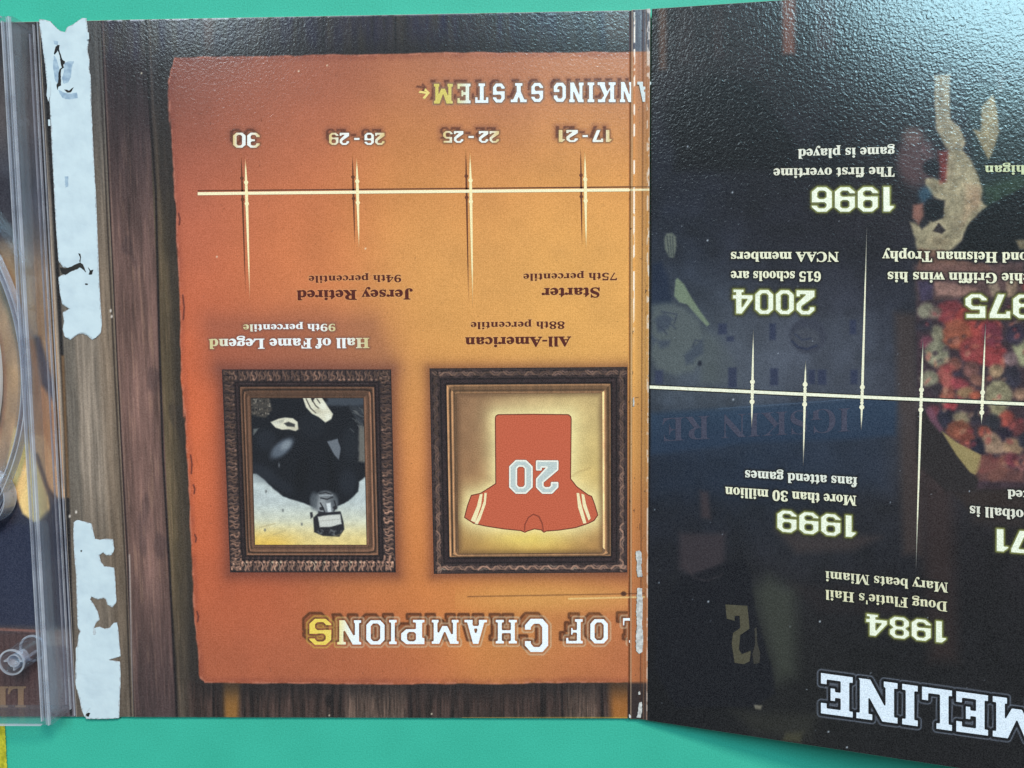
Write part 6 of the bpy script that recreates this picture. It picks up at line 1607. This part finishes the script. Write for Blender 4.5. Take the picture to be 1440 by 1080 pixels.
def paint_tray(u, v):  # bluish haze of the clear wall is mixed into these colours
    a = Art(u, v, (36, 38, 48))
    b = blend(u, v, [(20, 60, (44, 42, 44)), (30, 160, (70, 62, 60)), (10, 260, (40, 38, 42)), (45, 300, (52, 62, 80)), (15, 400, (130, 100, 62)), (60, 420, (150, 118, 88)), (10, 560, (150, 118, 80)), (60, 600, (150, 112, 78)),
                     (20, 760, (24, 26, 40)), (70, 800, (58, 68, 86)), (20, 850, (30, 34, 40)), (20, 920, (72, 50, 46)), (20, 990, (58, 42, 40)), (80, 960, (78, 80, 88)), (-200, 500, (60, 50, 46))], 55)
    a.c[...] = b * (.8 + .4 * fbm(u / 12, v / 40, 401, 4))[..., None]
    a.poly([(-30, 225), (14, 250), (26, 300), (24, 340), (-30, 330)], (36, 34, 40), 8, .8)
    a.poly([(22, 480), (40, 470), (68, 520), (80, 570), (78, 690), (60, 690), (50, 640), (36, 560)], (156, 112, 78), 4, .8)
    a.poly([(48, 472), (56, 474), (76, 540), (76, 565), (58, 540)], (40, 44, 62), 4, .85)
    a.poly([(20, 600), (36, 610), (54, 660), (68, 700), (71, 720), (64, 733), (48, 734), (32, 722), (20, 690), (10, 650)], (196, 164, 106), 2, .95)
    a.poly([(48, 612), (62, 612), (92, 690), (94, 700), (82, 700), (70, 690), (58, 664)], (176, 136, 96), 2, .9)
    a.line([(52, 640), (66, 684), (76, 700)], 5, (58, 44, 42), 2, .85)
    a.poly([(-30, 735), (50, 738), (80, 705), (100, 702), (100, 880), (-30, 880)], (30, 34, 50), 4, .85)
    a.line([(-20, 884), (62, 888)], 3.0, (120, 78, 66), 1.5, .8)
    a.poly([(-30, 890), (100, 890), (100, 1004), (-30, 1004)], (62, 44, 42), 4, .75)
    for i in range(14):
        xs = -20 + i * 8.5
        a.line([(xs, 890), (xs + 2, 1004)], 1.6, (40, 28, 28), 1.5, .6)
    a.poly([(60, 890), (100, 890), (100, 1004), (66, 1004)], (104, 106, 112), 8, .6)
    a.poly([(64, 886), (96, 884), (96, 908), (64, 908)], (150, 140, 124), 2.5, .35)
    a.c *= 1.28
    a.line([(51, 28), (74, 450), (100, 1005)], 3.0, (12, 12, 14), 1.5, .9)
    return a.albedo()


tray_panel = card('tray_panel', np.array([-85.05 - 137.0, -94.0, -0.1]), X1, Y1, 137.0, 188.0, 0.4, paint_tray, M_PRINT)
sheet('caption_lettering', text_loops('LE', SERIF, 455, (36, 966), (-14, 966), 28), at, 0.02, (122, 96, 76), tray_panel, M_PRINT, offset=.8)

RX = -86.3          # outer face of the tray's side wall
TOPZ = 10.0


def boxes_mesh(name, boxes, mat, parent):
    V, F = [], []
    for x0, x1, y0, y1, z0, z1 in boxes:
        o = len(V)
        V += [(x0, y0, z0), (x1, y0, z0), (x1, y1, z0), (x0, y1, z0), (x0, y0, z1), (x1, y0, z1), (x1, y1, z1), (x0, y1, z1)]
        F += [tuple(o + i for i in f) for f in ((3, 2, 1, 0), (4, 5, 6, 7), (0, 1, 5, 4), (1, 2, 6, 5), (2, 3, 7, 6), (3, 0, 4, 7))]
    return link(name, mesh_np(name, V, F), mat, parent)


YT, YB = 92.3, -91.8
CX, CY = -158.6, 4.0


def ring(name, cx, cy, r0, r1, z0, z1, mat, parent, seg=192, a0=0, a1=2 * math.pi):
    full = abs(a1 - a0 - 2 * math.pi) < 1e-6
    n = seg if full else seg + 1
    an = a0 + (a1 - a0) * np.arange(n) / seg
    V = []
    for r, z in ((r0, z0), (r1, z0), (r1, z1), (r0, z1)):
        V += [(cx + r * math.cos(t), cy + r * math.sin(t), z) for t in an]
    F = []
    for k in range(4):
        for i in range(n if full else n - 1):
            j = (i + 1) % n
            F.append((k * n + i, k * n + j, ((k + 1) % 4) * n + j, ((k + 1) % 4) * n + i))
    me = mesh_np(name, V, F)
    me.polygons.foreach_set('use_smooth', [False] * len(me.polygons))
    return link(name, me, mat, parent)


# deck with a round well, side walls, raised rim
tray = boxes_mesh('disc_tray', [(RX - 0.9, RX, YB + 1.3, YT - 1.3, 0.05, TOPZ - .9),
                                (-222, RX, YB, YB + 1.2, 0.05, TOPZ - .9), (-222, RX, YT - 1.2, YT, 0.05, TOPZ - .9)], M_WALL, case)
boxes_mesh('tray_rim', [(RX - 2.5, RX - 2.25, YB + 1.4, YT - 1.4, TOPZ - .9, TOPZ), (RX - .75, RX - .35, YB + .3, YT - .3, TOPZ - .85, TOPZ), (RX - 1.3, RX - 1.2, YB + .4, YT - .4, TOPZ - .5, TOPZ - .2)], M_EDGE, tray)
boxes_mesh('inner_wall', [(RX - 2.5, RX - 2.3, YB + 1.4, YT - 1.4, 2.0, TOPZ - .95)], M_CLEAR, tray)
boxes_mesh('tray_rim', [(RX - 2.2, RX - .8, YB + 1.4, YT - 1.4, TOPZ - .5, TOPZ - .1)], M_WALL, tray)
boxes_mesh('tray_rim', [(-222, RX - 2.7, YB + .1, YB + .35, TOPZ - .85, TOPZ - .1)], M_EDGE, tray)
boxes_mesh('tray_rim', [(-222, RX - 2.7, YT - .4, YT - .1, TOPZ - .85, TOPZ - .1)], M_EDGE, tray)
boxes_mesh('base_flange', [(RX + .05, RX + .22, YB + .2, YT + .8, 0.05, .8)], M_EDGE, tray)
boxes_mesh('base_flange', [(RX + .98, RX + 1.14, -93.6, 93.8, 0.05, .45)], M_EDGE, tray)
boxes_mesh('base_flange', [(RX - 1.2, RX - .95, YB + 1.5, YT - 1.5, 0.05, .6)], M_EDGE, tray)
for r, z0, z1, wd, mt_ in ((69.6, 5.0, 7.6, .28, M_EDGE), (68.6, 3.0, 7.9, .2, M_CLEAR), (67.8, 4.0, 6.6, .22, M_EDGE), (66.6, 2.0, 4.2, .25, M_EDGE), (65.0, 2.0, 3.2, .2, M_CLEAR)):
    ring('well_wall', CX, CY, r - wd, r, z0, z1, mt_, tray)
ring('well_floor', CX, CY, 7.0, 66.3, 1.9, 2.15, M_CLEAR, tray)
pk = at(-27, 700, 5.0)
for r, z0, z1, mt_ in ((7.6, 1.5, 6.8, M_EDGE), (6.6, 1.5, 5.2, M_CLEAR), (6.0, 1.5, 4.4, M_EDGE)):
    ring('finger_notch', pk[0], pk[1], r - .25, r, z0, z1, mt_, tray, seg=64)
pg = at(44, 913, 1.0)
peg = ring('hollow_peg', pg[0], pg[1], 2.75, 3.5, 0.4, TOPZ - .6, M_WALL, tray, seg=72)
ring('peg_lip', pg[0], pg[1], 3.1, 3.55, TOPZ - .6, TOPZ - .2, M_EDGE, peg, seg=72)
ring('peg_lip', pg[0], pg[1], 1.5, 1.75, 5.0, TOPZ - 1.2, M_EDGE, peg, seg=48)
ring('peg_lip', pg[0], pg[1], 3.2, 3.8, 0.1, .4, M_EDGE, peg, seg=72)
boxes_mesh('peg_web', [(pg[0] - 2.6, pg[0] - 1.7, pg[1] - .2, pg[1] + .2, 2.0, TOPZ - 1.0), (pg[0] + 1.7, pg[0] + 2.6, pg[1] - .2, pg[1] + .2, 2.0, TOPZ - 1.0), (pg[0] - .2, pg[0] + .2, pg[1] - 2.6, pg[1] - 1.7, 2.0, TOPZ - 1.0)], M_EDGE, peg)


# ------------------------------------------------------------------ the disc in the tray
def disc_mesh():
    seg = 256
    rs = [7.5, 8.2, 20, 22, 40, 55, 57.6, 57.9, 59.2, 59.4, 60]
    cs = [(190, 195, 190), (150, 150, 150), (24, 60, 58), (24, 60, 58), (20, 58, 56), (22, 62, 58), (24, 66, 60), (176, 196, 178), (176, 196, 178), (150, 164, 160), (220, 226, 224)]
    V, C, F = [], [], []
    an = np.arange(seg) * 2 * math.pi / seg
    for r, c in zip(rs, cs):
        for t in an:
            V.append((CX + r * math.cos(t), CY + r * math.sin(t), 3.4))
            C.append(c)
    nr = len(rs)
    for r, c in ((60, (210, 216, 214)), (7.5, (190, 195, 190))):
        for t in an:
            V.append((CX + r * math.cos(t), CY + r * math.sin(t), 2.2))
            C.append(c)
    for k in range(nr - 1):
        for i in range(seg):
            j = (i + 1) % seg
            F.append((k * seg + i, (k + 1) * seg + i, (k + 1) * seg + j, k * seg + j))
    for i in range(seg):
        j = (i + 1) % seg
        F.append(((nr - 1) * seg + i, nr * seg + i, nr * seg + j, (nr - 1) * seg + j))
        F.append((nr * seg + i, (nr + 1) * seg + i, (nr + 1) * seg + j, nr * seg + j))
        F.append(((nr + 1) * seg + i, i, j, (nr + 1) * seg + j))
    return mesh_np('disc', V, F, ink(np.array(C, float)))


M_DISC = print_material('printed_disc', 0.2, 0.000001, 0.05)
disc = link('disc', disc_mesh(), M_DISC)
disc['label'] = 'disc with a pale green rim lying in the round well of the clear tray'
disc['category'] = 'disc'

# ------------------------------------------------------------------ yellow strip at the lower left corner
q = [(-140, 1012), (6.5, 1018), (8.5, 1050), (11, 1110), (-140, 1112)]
yo = flake('yellow_strip', q, 0.5, None, M_YELLOW, base=-ZS + .004, ragg=True, amp=.5)
yo['label'] = 'grainy yellow strip lying on the green mat at the lower left corner'
yo['category'] = 'strip'

for o in list(coll.objects):
    if o.type == 'MESH' and len(o.data.polygons) > 20000:
        o.data.shade_flat()
